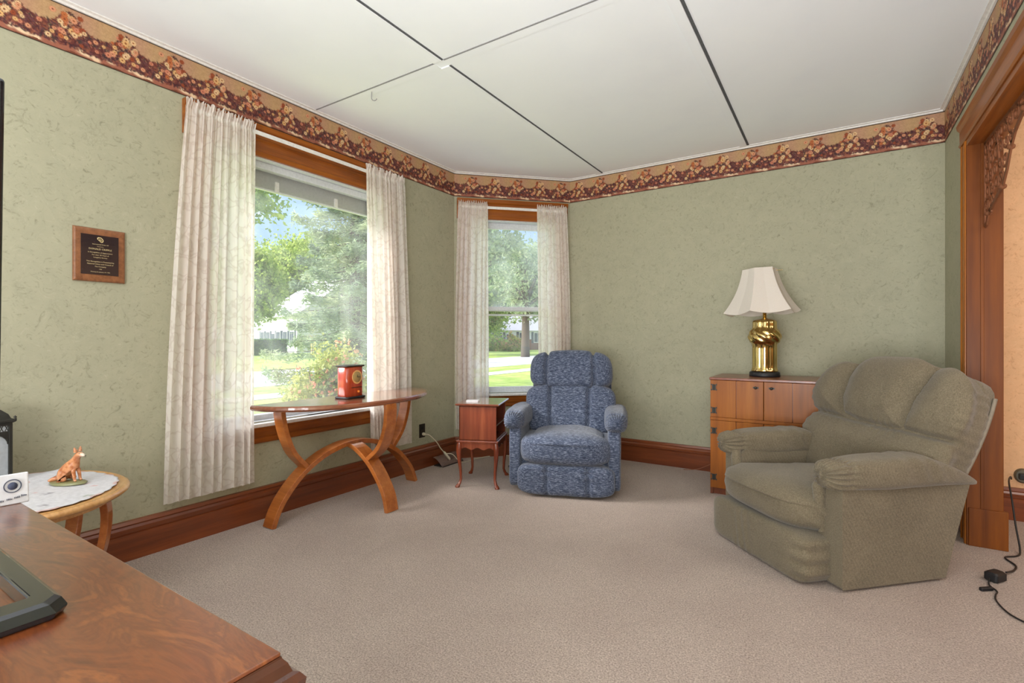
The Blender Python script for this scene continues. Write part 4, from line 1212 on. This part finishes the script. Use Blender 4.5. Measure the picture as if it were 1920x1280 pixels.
pts = [(-0.030, 0, 0.024), (-0.012, 0, 0.052), (0.016, 0, 0.078), (0.030, 0, 0.098), (0.040, 0, 0.116), (0.056, 0, 0.112), (0.067, 0, 0.108),
       (0.026, 0.011, 0.055), (0.032, 0.012, 0.028), (0.034, 0.012, 0.010), (0.042, 0.012, 0.006),
       (0.026, -0.011, 0.055), (0.032, -0.012, 0.028), (0.034, -0.012, 0.010), (0.042, -0.012, 0.006),
       (-0.018, 0.020, 0.022), (0.004, 0.022, 0.010), (-0.018, -0.020, 0.022), (0.004, -0.022, 0.010),
       (-0.052, 0.004, 0.016), (-0.066, -0.010, 0.010), (-0.070, -0.026, 0.008)]
edg = [(0, 1), (1, 2), (2, 3), (3, 4), (4, 5), (5, 6), (2, 7), (7, 8), (8, 9), (9, 10), (2, 11), (11, 12), (12, 13), (13, 14), (0, 15), (15, 16), (0, 17), (17, 18), (0, 19), (19, 20), (20, 21)]
rr = [0.024, 0.024, 0.019, 0.012, 0.0155, 0.009, 0.004, 0.009, 0.006, 0.0055, 0.005, 0.009, 0.006, 0.0055, 0.005, 0.016, 0.007, 0.016, 0.007, 0.011, 0.010, 0.004]
body = skin('body', pts, edg, rr, M['fox'], t, 2, (0, 0, 0.006))
for s in (-1, 1):
    MB().lathe([(0.007, 0), (0.006, 0.008), (0.003, 0.017), (0.0001, 0.022)], n=8).build('ear', M['fox'], t, (0.036, s * 0.009, 0.130), (rad(-s * 14), rad(-6), 0))
    MB().lathe([(0.0001, -0.002), (0.002, 0), (0.0001, 0.002)], n=8).build('eye', M['black'], t, (0.051, s * 0.0085, 0.124))
MB().lathe([(0.0001, -0.002), (0.0022, 0), (0.0001, 0.002)], n=8).build('nose', M['black'], t, (0.071, 0, 0.114))
MB().rings([[(0.075 * q * math.cos(a) - 0.008, 0.040 * q * math.sin(a) * (1 + 0.1 * math.sin(3 * a)), z) for a in [2 * PI * k / 24 for k in range(24)]] for q, z in ((1, 0), (1.02, 0.004), (0.9, 0.009), (0.6, 0.011))], True, True).build('base', plain('mossy_glaze', srgb(138, 138, 96), 0.3, coat=0.4), t)

# ---- lantern
t = thing('lantern', 'black metal lantern with frosted glass panels behind the oval table doily, left edge', 'lantern', (-2.940, 0.530, TZ + 0.006), rad(20))
t.scale = (1, 1, 0.95)
LW = 0.072
b = MB()
b.box(-LW - 0.010, LW + 0.010, -LW - 0.010, LW + 0.010, 0, 0.014); b.box(-LW, LW, -LW, LW, 0.014, 0.026)
b.build('base', M['iron'], t, bevel=0.003)
for sx in (-1, 1):
    for sy in (-1, 1):
        MB().box(sx * LW - 0.007, sx * LW + 0.007, sy * LW - 0.007, sy * LW + 0.007, 0.026, 0.255).build('post', M['iron'], t, bevel=0.002)
M['frost'] = plain('frosted_glass', srgb(176, 182, 186), 0.35)
for k in range(4):
    a = k * PI / 2
    p_ = MB().box(-LW + 0.007, LW - 0.007, -0.002, 0.002, 0.026, 0.245).build('glass_panel', M['frost'], t, (-LW * math.sin(a), LW * math.cos(a), 0), (0, 0, a))
    g = MB(); out = [(-LW + 0.006, 0.165), (-LW + 0.006, 0.255), (LW - 0.006, 0.255), (LW - 0.006, 0.165)] + [((LW - 0.010) * math.cos(q), 0.165 + 0.042 * math.sin(q)) for q in [PI * j / 12 for j in range(13)]]
    n_ = 13
    arc = [((LW - 0.010) * math.cos(PI * j / 12), 0.165 + 0.048 * math.sin(PI * j / 12)) for j in range(13)]
    for (x0_, z0_), (x1_, z1_) in zip(arc[:-1], arc[1:]):
        g.add([(x0_, y, z) for y in (-0.006, 0.003) for z in (z0_, 0.222)] + [(x1_, y, z) for y in (-0.006, 0.003) for z in (z1_, 0.222)], [(0, 1, 5, 4), (2, 6, 7, 3), (0, 4, 6, 2), (1, 3, 7, 5), (0, 2, 3, 1), (4, 5, 7, 6)])
    for j in range(8):
        xx = -LW + 0.012 + j * (2 * LW - 0.024) / 7
        g.tube([(xx - 0.006, -0.002, 0.222), (xx + 0.006, -0.002, 0.248)], 0.0018, 5); g.tube([(xx + 0.006, -0.002, 0.222), (xx - 0.006, -0.002, 0.248)], 0.0018, 5)
    g.box(-LW, LW, -0.006, 0.004, 0.246, 0.257)
    g.build('filigree', M['iron'], t, (-LW * math.sin(a) * 1.05, LW * math.cos(a) * 1.05, 0), (0, 0, a))
b = MB(); sq = lambda w, z: [(w, w, z), (-w, w, z), (-w, -w, z), (w, -w, z)]
b.rings([sq(LW + 0.006, 0.255), sq(LW + 0.016, 0.262), sq(LW + 0.016, 0.270), sq(LW + 0.004, 0.276), sq(LW - 0.002, 0.295), sq(LW - 0.018, 0.315), sq(LW - 0.042, 0.328), sq(0.012, 0.332)], True, False)
b.build('roof', M['iron'], t, bevel=0.002)
for sx in (-1, 1):
    for sy in (-1, 1):
        MB().lathe([(0.0001, 0), (0.006, 0.003), (0.003, 0.008), (0.006, 0.013), (0.0001, 0.020)], n=8).build('finial', M['iron'], t, (sx * (LW + 0.012), sy * (LW + 0.012), 0.268))
MB().tube([(0.022 * math.cos(a), 0, 0.345 + 0.022 * math.sin(a)) for a in [2 * PI * k / 16 for k in range(16)]], 0.0025, 6, closed=True).build('ring_handle', M['iron'], t)

# ---- wall plaque
t = thing('wall_plaque', 'square walnut award plaque with black engraved plate on the left wall', 'plaque', (XL, 0.985, 1.562), rad(90))
def lay(w, h_, y): return [(-w, y, -h_), (w, y, -h_), (w, y, h_), (-w, y, h_)]
MB().rings([lay(0.104, 0.130, -0.001), lay(0.106, 0.132, -0.006), lay(0.103, 0.129, -0.012), lay(0.097, 0.122, -0.015), lay(0.090, 0.115, -0.0155)], True, False).build('board', M['plaquew'], t)
MB().box(-0.077, 0.075, -0.0172, -0.0152, -0.098, 0.098).build('plate', M['plate'], t)
lines = [(0.050, 0.0070, 'International Order Of'), (0.040, 0.0050, 'Presented to'), (0.025, 0.0115, 'DONALD CRIPPLE'), (0.009, 0.0080, 'In Recognition of Appreciation'), (-0.003, 0.0080, 'For over 20 Years of'),
         (-0.015, 0.0080, 'Longtime Service'), (-0.036, 0.0085, 'This Recognition is Presented by'), (-0.048, 0.0085, 'National Union and Council of'), (-0.060, 0.0080, 'The Company'), (-0.072, 0.0060, '1986'), (-0.086, 0.0065, 'Minneapolis, January 17, 1986')]
bmx = bmesh.new()
for z, sz, s_ in lines:
    cu = bpy.data.curves.new('t', 'FONT'); cu.body = s_; cu.size = sz; cu.align_x = 'CENTER'; cu.extrude = 0.0002; cu.resolution_u = 2
    to = bpy.data.objects.new('t', cu); C.objects.link(to)
    dg = bpy.context.evaluated_depsgraph_get(); dg.update()
    me = bpy.data.meshes.new_from_object(to.evaluated_get(dg))
    me.transform(Matrix.Translation((0, -0.0174, z)) @ Matrix.Rotation(rad(90), 4, 'X'))
    bmx.from_mesh(me); bpy.data.meshes.remove(me); bpy.data.objects.remove(to); bpy.data.curves.remove(cu)
me = bpy.data.meshes.new('inscription'); bmx.to_mesh(me); bmx.free(); me.materials.append(M['gold'])
o = bpy.data.objects.new('inscription', me); C.objects.link(o); o.parent = t
e = MB(); 
sh_ = [(-0.013, 0.012), (-0.009, 0.016), (0.002, 0.016), (0.010, 0.009), (0.013, 0.000), (0.010, -0.008), (0.003, -0.010), (-0.006, -0.001), (-0.013, 0.006)]
cxm, czm = 0.0, 0.003
n_ = len(sh_)
def sc(k): return [(cxm + (x - cxm) * k, z_ * k + czm * (1 - k)) for x, z_ in sh_]
e.rings([[(x, y, z + 0.072) for x, z in sc(k)] for k, y in ((1, -0.0171), (1, -0.0178), (0.68, -0.0178), (0.68, -0.0171))], False, False, True)
e.box(-0.004, -0.001, -0.0178, -0.0171, 0.072, 0.081); e.box(0.001, 0.004, -0.0178, -0.0171, 0.068, 0.078); e.box(-0.006, 0.006, -0.0178, -0.0171, 0.075, 0.077)
e.build('emblem', M['gold'], t)

# ---- outlet, plug, cord
t = thing('wall_outlet', 'dark brown wall outlet low on the left wall beside the big window', 'outlet', (XL, 3.306, 0.331), rad(90))
MB().box(-0.036, 0.036, -0.006, 0, -0.060, 0.060).build('cover_plate', M['brown'], t, bevel=0.002)
b = MB()
for z in (0.026,): b.box(-0.016, 0.016, -0.008, -0.005, z - 0.014, z + 0.014)
b.build('socket', M['blackm'], t, bevel=0.003)
t = thing('extension_cord', 'cream cord plugged into the brown outlet, trailing behind the cherry side table', 'cord', (-2.9, 3.4, 0))
def wl(P): return [(x + 2.9, y - 3.4, z) for x, y, z in P]
MB().rings([[(XL + 2.9 + xx, 3.312 - 3.4 + r * math.cos(a), 0.302 + r * math.sin(a)) for a in [2 * PI * k / 10 for k in range(10)]] for xx, r in ((0.008, 0.013), (0.022, 0.014), (0.034, 0.008))], True, True).build('plug', M['cordw'], t)
cord = spline(wl([(XL + 0.03, 3.312, 0.302), (XL + 0.055, 3.345, 0.290), (XL + 0.07, 3.42, 0.22), (XL + 0.075, 3.47, 0.155), (XL + 0.09, 3.50, 0.115)]), 28)
MB().tube(cord, 0.0045, 6).build('cable', M['cordw'], t)
b = MB(); b.rings([[(XL + 2.9 + 0.09 + 0.030 * v_ + r * math.cos(a), 3.50 - 3.4 + 0.045 * v_, 0.115 - 0.07 * v_ + r * math.sin(a)) for a in [2 * PI * k / 8 for k in range(8)]] for v_, r in ((0, 0.008), (0.1, 0.014), (0.9, 0.015), (1, 0.008))], True, True)
b.build('socket_end', M['cordw'], t)
MB().tube(spline(wl([(XL + 0.10, 3.52, 0.10), (XL + 0.14, 3.56, 0.09), (XL + 0.18, 3.60, 0.03), (XL + 0.20, 3.66, 0.005), (XL + 0.20, 3.80, 0.004), (XL + 0.24, 3.95, 0.004), (XL + 0.33, 4.08, 0.004), (XL + 0.52, 4.12, 0.004)]), 50), 0.0035, 6).build('cable', M['cordw'], t)

# ---- floor register with clear deflector
t = thing('floor_register', 'dark floor register with smoky plastic air deflector at the left baseboard', 'vent', (XL + 0.095, 3.56, 0), rad(90))
b = MB(); b.box(-0.14, 0.14, -0.055, 0.055, 0.001, 0.008)
for k in range(11): b.box(-0.125 + k * 0.024, -0.113 + k * 0.024, -0.045, 0.045, 0.008, 0.011)
b.build('grille', M['blackm'], t)
df = MB(); n_ = 8
arc = [(0.060 - 0.115 * (k / n_) , 0.075 * math.cos(PI / 2 * (k / n_)) + 0.004) for k in range(n_ + 1)]
df.rings([[(x, y, z) for y, z in arc] + [(x, y - 0.0, z - 0.003) for y, z in arc[::-1]] for x in (-0.15, 0.15)], True, False)
def smoky():
    m, tt, b = mat('smoky_deflector'); b.inputs['Base Color'].default_value = srgb(150, 120, 110); b.inputs['Roughness'].default_value = 0.15
    c = ramp(tt, noise(tt, 30), [(0.3, srgb(140, 112, 104)), (0.7, srgb(160, 132, 120))]); tt.links.new(c, b.inputs['Base Color'])
    b.inputs['Alpha'].default_value = 0.5
    return m
df.build('deflector', smoky(), t)

# ---- lamp cord at the back wall
tag(MB().tube(spline([(-0.79, 4.535, 0.14), (-0.86, 4.548, 0.10), (-0.93, 4.545, 0.055), (-1.02, 4.535, 0.012), (-1.12, 4.50, 0.004)], 24), 0.003, 6).build('lamp_cord', M['cordb']), 'thin tan cord sloping along the baseboard left of the pine cabinet', 'cord')

# ---- black power adapter and its cord by the doorway
t = thing('power_adapter', 'black power adapter with trailing cord on the carpet beside the doorway', 'adapter', (0.60, 3.10, 0))
def al(P): return [(x - 0.60, y - 3.10, z) for x, y, z in P]
MB().tube(spline(al([(0.93, 4.372, 0.262), (0.90, 4.25, 0.30), (0.845, 4.02, 0.315), (0.832, 3.90, 0.24), (0.83, 3.82, 0.12), (0.825, 3.72, 0.02), (0.80, 3.66, 0.005), (0.742, 3.60, 0.005), (0.760, 3.50, 0.005), (0.735, 3.42, 0.005), (0.69, 3.33, 0.02)]), 80), 0.0045, 7).build('cable', M['blackm'], t)
MB().rings(slab(0.040, 0.028, 0.012, 0.0, 0.045, 0.008), True, False).build('brick', M['blackm'], t, (0.635 - 0.60, 3.245 - 3.10, 0.0), (0, 0, rad(52)))
MB().tube(spline(al([(0.605, 3.205, 0.02), (0.598, 3.16, 0.005), (0.612, 3.10, 0.005), (0.598, 3.05, 0.005), (0.588, 2.99, 0.005), (0.598, 2.90, 0.005), (0.625, 2.84, 0.005), (0.69, 2.78, 0.005), (0.80, 2.72, 0.005)]), 60), 0.0035, 6).build('cable', M['blackm'], t)
MB().rings(slab(0.030, 0.009, 0.006, 0.0, 0.016, 0.003), True, False).build('plug', M['blackm'], t, (0.575 - 0.60, 3.095 - 3.10, 0.0), (0, 0, rad(38)))
t = thing('wall_outlet', 'dark wall outlet with grey plug on the peach wall of next room', 'outlet', (0.985, 4.40, 0.285))
MB().rings([[(r * math.cos(a), -y, r * 1.15 * math.sin(a)) for a in [2 * PI * k / 20 for k in range(20)]] for r, y in ((0.040, 0.0005), (0.040, 0.012), (0.032, 0.020))], True, True).build('cover_plate', plain('pewter', srgb(104, 98, 84), 0.35, metal=0.5), t)
MB().box(-0.022, 0.024, -0.045, -0.018, -0.020, 0.018).build('plug', M['blackm'], t, bevel=0.006)
# ================================================================ outside
def ground(name, x0, x1, y0, y1, z, m, th=0.05, label=None):
    return structure(MB().box(x0, x1, y0, y1, z - th, z).build(name, m))
ground('lawn', -140, XL - 0.15, -60, 160, GZ, M['grass'])
ground('street', -24.0, -16.4, -58, 158, GZ + 0.012, M['road'])
ground('sidewalk', -14.0, -12.9, -58, 158, GZ + 0.02, M['walk'])

def leaves(P, size, rng, asp=0.6, flat=0.0):
    """diamond leaf quads at points P"""
    n = len(P)
    a = rng.normal(size=(n, 3)); a[:, 2] *= (1 - flat); a /= np.linalg.norm(a, axis=1)[:, None]
    b = rng.normal(size=(n, 3)); b -= a * (a * b).sum(1)[:, None]; b /= np.linalg.norm(b, axis=1)[:, None]
    s = size * (0.6 + 0.8 * rng.rand(n))[:, None]
    V = np.stack([P - a * s, P + b * s * asp, P + a * s, P - b * s * asp], 1).reshape(-1, 3)
    return V, np.arange(4 * n).reshape(-1, 4)
def trunk(parent, pts, r, name='trunk'):
    return MB().tube(pts, r, 9).build(name, M['bark'], parent)
def tree(label, px, d, zc, rx, rz, m, nleaf, size, seed, ncl=40, r0=0.18, kind='tree', group=None, z0=GZ, hole=0.35, name='leafy_tree'):
    rng = np.random.RandomState(seed)
    p = polar(px, d, z0)
    t = thing(name, label, kind, p, 0, group)
    cc = zc - z0
    trunk(t, [(0, 0, -0.1), (0.03, 0.02, cc * 0.4), (0.0, 0.05, cc * 0.8), (0.05, 0, cc + rz * 0.5)], [r0, r0 * 0.8, r0 * 0.6, r0 * 0.2])
    u = rng.normal(size=(ncl, 3)); u /= np.linalg.norm(u, axis=1)[:, None]
    u *= (0.35 + 0.65 * rng.rand(ncl) ** 0.5)[:, None]
    cen = u * np.array([rx, rx, rz]) * 0.85 + np.array([0, 0, cc])
    bb = MB()
    for c_ in cen[:min(26, ncl)]:
        q = Vector(c_); s_ = Vector((0, 0, cc * 0.55 + 0.3 * (q.z - cc * 0.55)))
        bb.tube([s_, s_.lerp(q, 0.5) + Vector((0, 0, -0.05 * rz)), q], [r0 * 0.35, r0 * 0.22, r0 * 0.06], 5)
    bb.build('branches', M['bark'], t)
    k = rng.randint(ncl, size=nleaf)
    spread = hole * np.array([rx, rx, rz * 0.75])
    P = cen[k] + rng.normal(size=(nleaf, 3)) * spread * 0.55
    V, Q = leaves(P, size, rng)
    mesh_np('foliage', V, Q, m, t)
    return t
def spruce(label, px, d, h, r, seed, nb=120, per=560):
    rng = np.random.RandomState(seed)
    p = polar(px, d)
    t = thing('spruce_tree', label, 'tree', p)
    trunk(t, [(0, 0, -0.1), (0.02, 0, h * 0.5), (0, 0, h)], [0.17, 0.10, 0.02])
    PP = []; bb = MB()
    for i in range(nb):
        z = h * (0.06 + 0.92 * (i / nb) ** 0.92); L = r * (1 - z / h) ** 0.8 * (0.75 + 0.4 * rng.rand()); a = i * 2.4 + rng.rand() * 0.6
        dirx, diry = math.cos(a), math.sin(a)
        s = rng.rand(per) ** 0.6
        droop = -0.26 * L * s + 0.16 * L * s ** 3
        side = rng.normal(size=per) * (0.20 * L * (1.15 - s) + 0.05) * 0.9
        x = dirx * L * s - diry * side; y = diry * L * s + dirx * side
        zz = z + droop - np.abs(side) * 0.25 + rng.normal(size=per) * 0.05 - rng.rand(per) * 0.10
        PP.append(np.stack([x, y, zz], 1))
        bb.tube([(0, 0, z), (dirx * L * 0.5, diry * L * 0.5, z - 0.11 * L), (dirx * L * 0.95, diry * L * 0.95, z - 0.12 * L)], [0.016, 0.010, 0.004], 4)
    bb.build('branches', M['bark'], t)
    P = np.concatenate(PP)
    V, Q = leaves(P, 0.075, rng, 0.20, 0.5)
    mesh_np('needles', V, Q, M['spruce'], t)
    return t
spruce('tall blue-green spruce tree in the front lawn, seen through the big window', 664, 12.5, 9.2, 2.35, 3)
tree('tall maple with bright lobed leaves at the left side of the big window', 425, 15.5, 6.1, 1.9, 2.4, M['maple'], 9000, 0.085, 5, 46, 0.14, hole=0.26)
tree('yellow-green small tree in front of the white house, left in the big window', 462, 42, 5.2, 2.7, 3.6, M['limeleaf'], 16000, 0.16, 8, 40, 0.2, hole=0.4)
tree('broad yellow-green tree rising behind the white house, centre of the big window', 560, 86, 12.5, 8.6, 6.4, M['limeleaf'], 22000, 0.30, 9, 50, 0.4, hole=0.42, )
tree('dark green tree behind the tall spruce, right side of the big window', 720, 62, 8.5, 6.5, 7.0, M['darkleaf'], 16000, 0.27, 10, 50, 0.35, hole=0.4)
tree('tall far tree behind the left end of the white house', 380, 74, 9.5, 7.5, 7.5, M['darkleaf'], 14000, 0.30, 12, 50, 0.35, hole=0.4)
# narrow window side
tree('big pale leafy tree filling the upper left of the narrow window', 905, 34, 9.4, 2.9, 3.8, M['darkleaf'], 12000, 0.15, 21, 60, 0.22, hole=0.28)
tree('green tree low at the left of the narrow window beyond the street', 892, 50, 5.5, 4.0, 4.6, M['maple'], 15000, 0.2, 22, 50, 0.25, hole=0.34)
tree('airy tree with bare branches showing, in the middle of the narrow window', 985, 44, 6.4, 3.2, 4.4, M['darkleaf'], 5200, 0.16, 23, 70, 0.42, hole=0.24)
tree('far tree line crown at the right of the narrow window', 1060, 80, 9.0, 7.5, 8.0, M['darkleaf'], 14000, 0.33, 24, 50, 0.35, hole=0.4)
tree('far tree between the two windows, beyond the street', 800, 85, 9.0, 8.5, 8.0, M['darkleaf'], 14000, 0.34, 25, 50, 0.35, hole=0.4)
tree('far low tree behind the second house in the narrow window', 950, 96, 7.5, 7.5, 4.6, M['maple'], 15000, 0.36, 26, 50, 0.35, hole=0.45)

def shrub(name, label, px, d, zt, rx, ry, mleaf, n, size, seed, cat='shrub', bloom=0, bsize=0.04, z0=GZ):
    rng = np.random.RandomState(seed); p = polar(px, d, z0); hh = zt - z0
    t = thing(name, label, cat, p, TH)
    u = rng.normal(size=(n, 3)); u /= np.linalg.norm(u, axis=1)[:, None]; u[:, 2] = np.abs(u[:, 2])
    rr = rng.rand(n) ** 0.33 * (0.82 + 0.25 * rng.rand(n))
    lump = 1 + 0.16 * np.sin(u[:, 0] * 7 + seed) * np.cos(u[:, 1] * 6) + 0.12 * np.sin(u[:, 2] * 9 + u[:, 0] * 5)
    P = u * (rr * lump)[:, None] * np.array([rx, ry, hh])
    V, Q = leaves(P, size, rng, 0.55)
    st = MB()
    for k in range(9):
        a = k * 0.7; q = (rx * 0.55 * math.cos(a), ry * 0.55 * math.sin(a), hh * 0.8)
        st.tube([(0.1 * rx * math.cos(a), 0.1 * ry * math.sin(a), -0.05), (q[0] * 0.6, q[1] * 0.6, hh * 0.4), q], [0.02, 0.014, 0.006], 5)
    st.build('stems', M['bark'], t)
    mesh_np('foliage', V, Q, mleaf, t)
    if bloom:
        k = rng.choice(n, bloom); Pb = P[k] * 1.04; Pb[:, 2] = np.abs(Pb[:, 2])
        Pb = np.repeat(Pb, 5, 0) + rng.normal(size=(bloom * 5, 3)) * bsize * 0.4
        V, Q = leaves(Pb, bsize, rng, 0.8)
        o = mesh_np('blossoms', V, Q, M['petal'], t); o['kind'] = 'stuff'
    return t
shrub('flowering_shrub', 'yellow-green bush with pink blossoms right outside the big window', 632, 7.2, 0.98, 0.70, 0.6, M['roseleaf'], 20000, 0.030, 31, 'shrub', 900, 0.024)
shrub('flowering_shrub', 'lower arching pink-flowered bush left of the big blooming bush', 572, 8.2, 0.55, 0.40, 0.4, M['roseleaf'], 9000, 0.030, 32, 'shrub', 200, 0.022)
shrub('flowering_shrub', 'round pale flowering bush left of the far tree trunk in the narrow window', 928, 66, 1.35, 1.9, 1.5, M['limeleaf'], 5000, 0.10, 33, 'shrub', 160, 0.10)
shrub('flowering_shrub', 'pinkish flowering bush right beside the far tree trunk in the narrow window', 962, 64, 1.5, 1.7, 1.4, M['roseleaf'], 5000, 0.10, 34, 'shrub', 260, 0.10)
# clipped hedge
rng = np.random.RandomState(40)
t = thing('hedge', 'clipped dark green hedge in front of the white house', 'hedge', polar(478, 49), rad(90 + 6))
n = 16000
P = np.stack([rng.uniform(-5.5, 3.4, n), rng.uniform(-0.6, 0.6, n), rng.uniform(0, 1.45, n)], 1)
side = rng.randint(3, size=n); P[:, 1] = np.where(side == 0, 0.6, P[:, 1]); P[:, 2] = np.where(side == 1, 1.45, P[:, 2])
P += rng.normal(size=P.shape) * 0.05
V, Q = leaves(P, 0.09, rng); mesh_np('foliage', V, Q, M['hedge'], t)
MB().box(-5.4, 3.3, -0.5, 0.5, 0, 1.35).build('dense_core', M['hedge'], t)

# houses across the street
def house(label, px, d, rz, w, dep, hw, hr, seed, brick=False):
    t = thing('house', label, 'house', polar(px, d), rz)
    MB().box(-w, w, -dep, dep, 0, hw).build('walls', M['siding'], t)
    o_ = 0.5
    b = MB()
    b.add([(-w - o_, -dep - o_, hw - 0.25), (w + o_, -dep - o_, hw - 0.25), (w + o_, dep + o_, hw - 0.25), (-w - o_, dep + o_, hw - 0.25), (-w - o_, 0, hr), (w + o_, 0, hr)],
          [(0, 1, 5, 4), (2, 3, 4, 5), (0, 4, 3), (1, 2, 5), (0, 3, 2, 1)])
    b.build('roof', M['roof'], t)
    xs_ = [-w * 0.78, -w * 0.45, w * 0.1, w * 0.45, w * 0.78]
    for i, x in enumerate(xs_):
        f = MB().box(x - 0.65, x + 0.65, -dep - 0.06, -dep + 0.02, 1.0, 2.5).build('window', M['white'], t)
        g = MB(); g.box(x - 0.55, x - 0.04, -dep - 0.075, -dep - 0.05, 1.1, 2.4); g.box(x + 0.04, x + 0.55, -dep - 0.075, -dep - 0.05, 1.1, 2.4)
        g.build('pane', M['dark'], f)
        for s in (-1, 1):
            MB().box(x + s * 0.85 - 0.17, x + s * 0.85 + 0.17, -dep - 0.05, -dep, 0.95, 2.55).build('shutter', M['dark'], t)
    if brick:
        MB().box(-w, w, -dep - 0.04, -dep, 0, 1.5).build('brick_base', M['brick'], t)
    MB().box(-w * 0.2 - 0.5, -w * 0.2 + 0.5, -dep - 0.07, -dep, 0, 2.2).build('door', M['dark'], t)
    return t
house('white house with a broad pale roof across the street, behind the spruce', 640, 66, rad(-12), 6.0, 8.2, 4.4, 10.2, 1)
house('pale low house behind flowering bushes, seen through the narrow window', 950, 74, rad(62), 7.0, 3.5, 3.0, 5.2, 2, True)
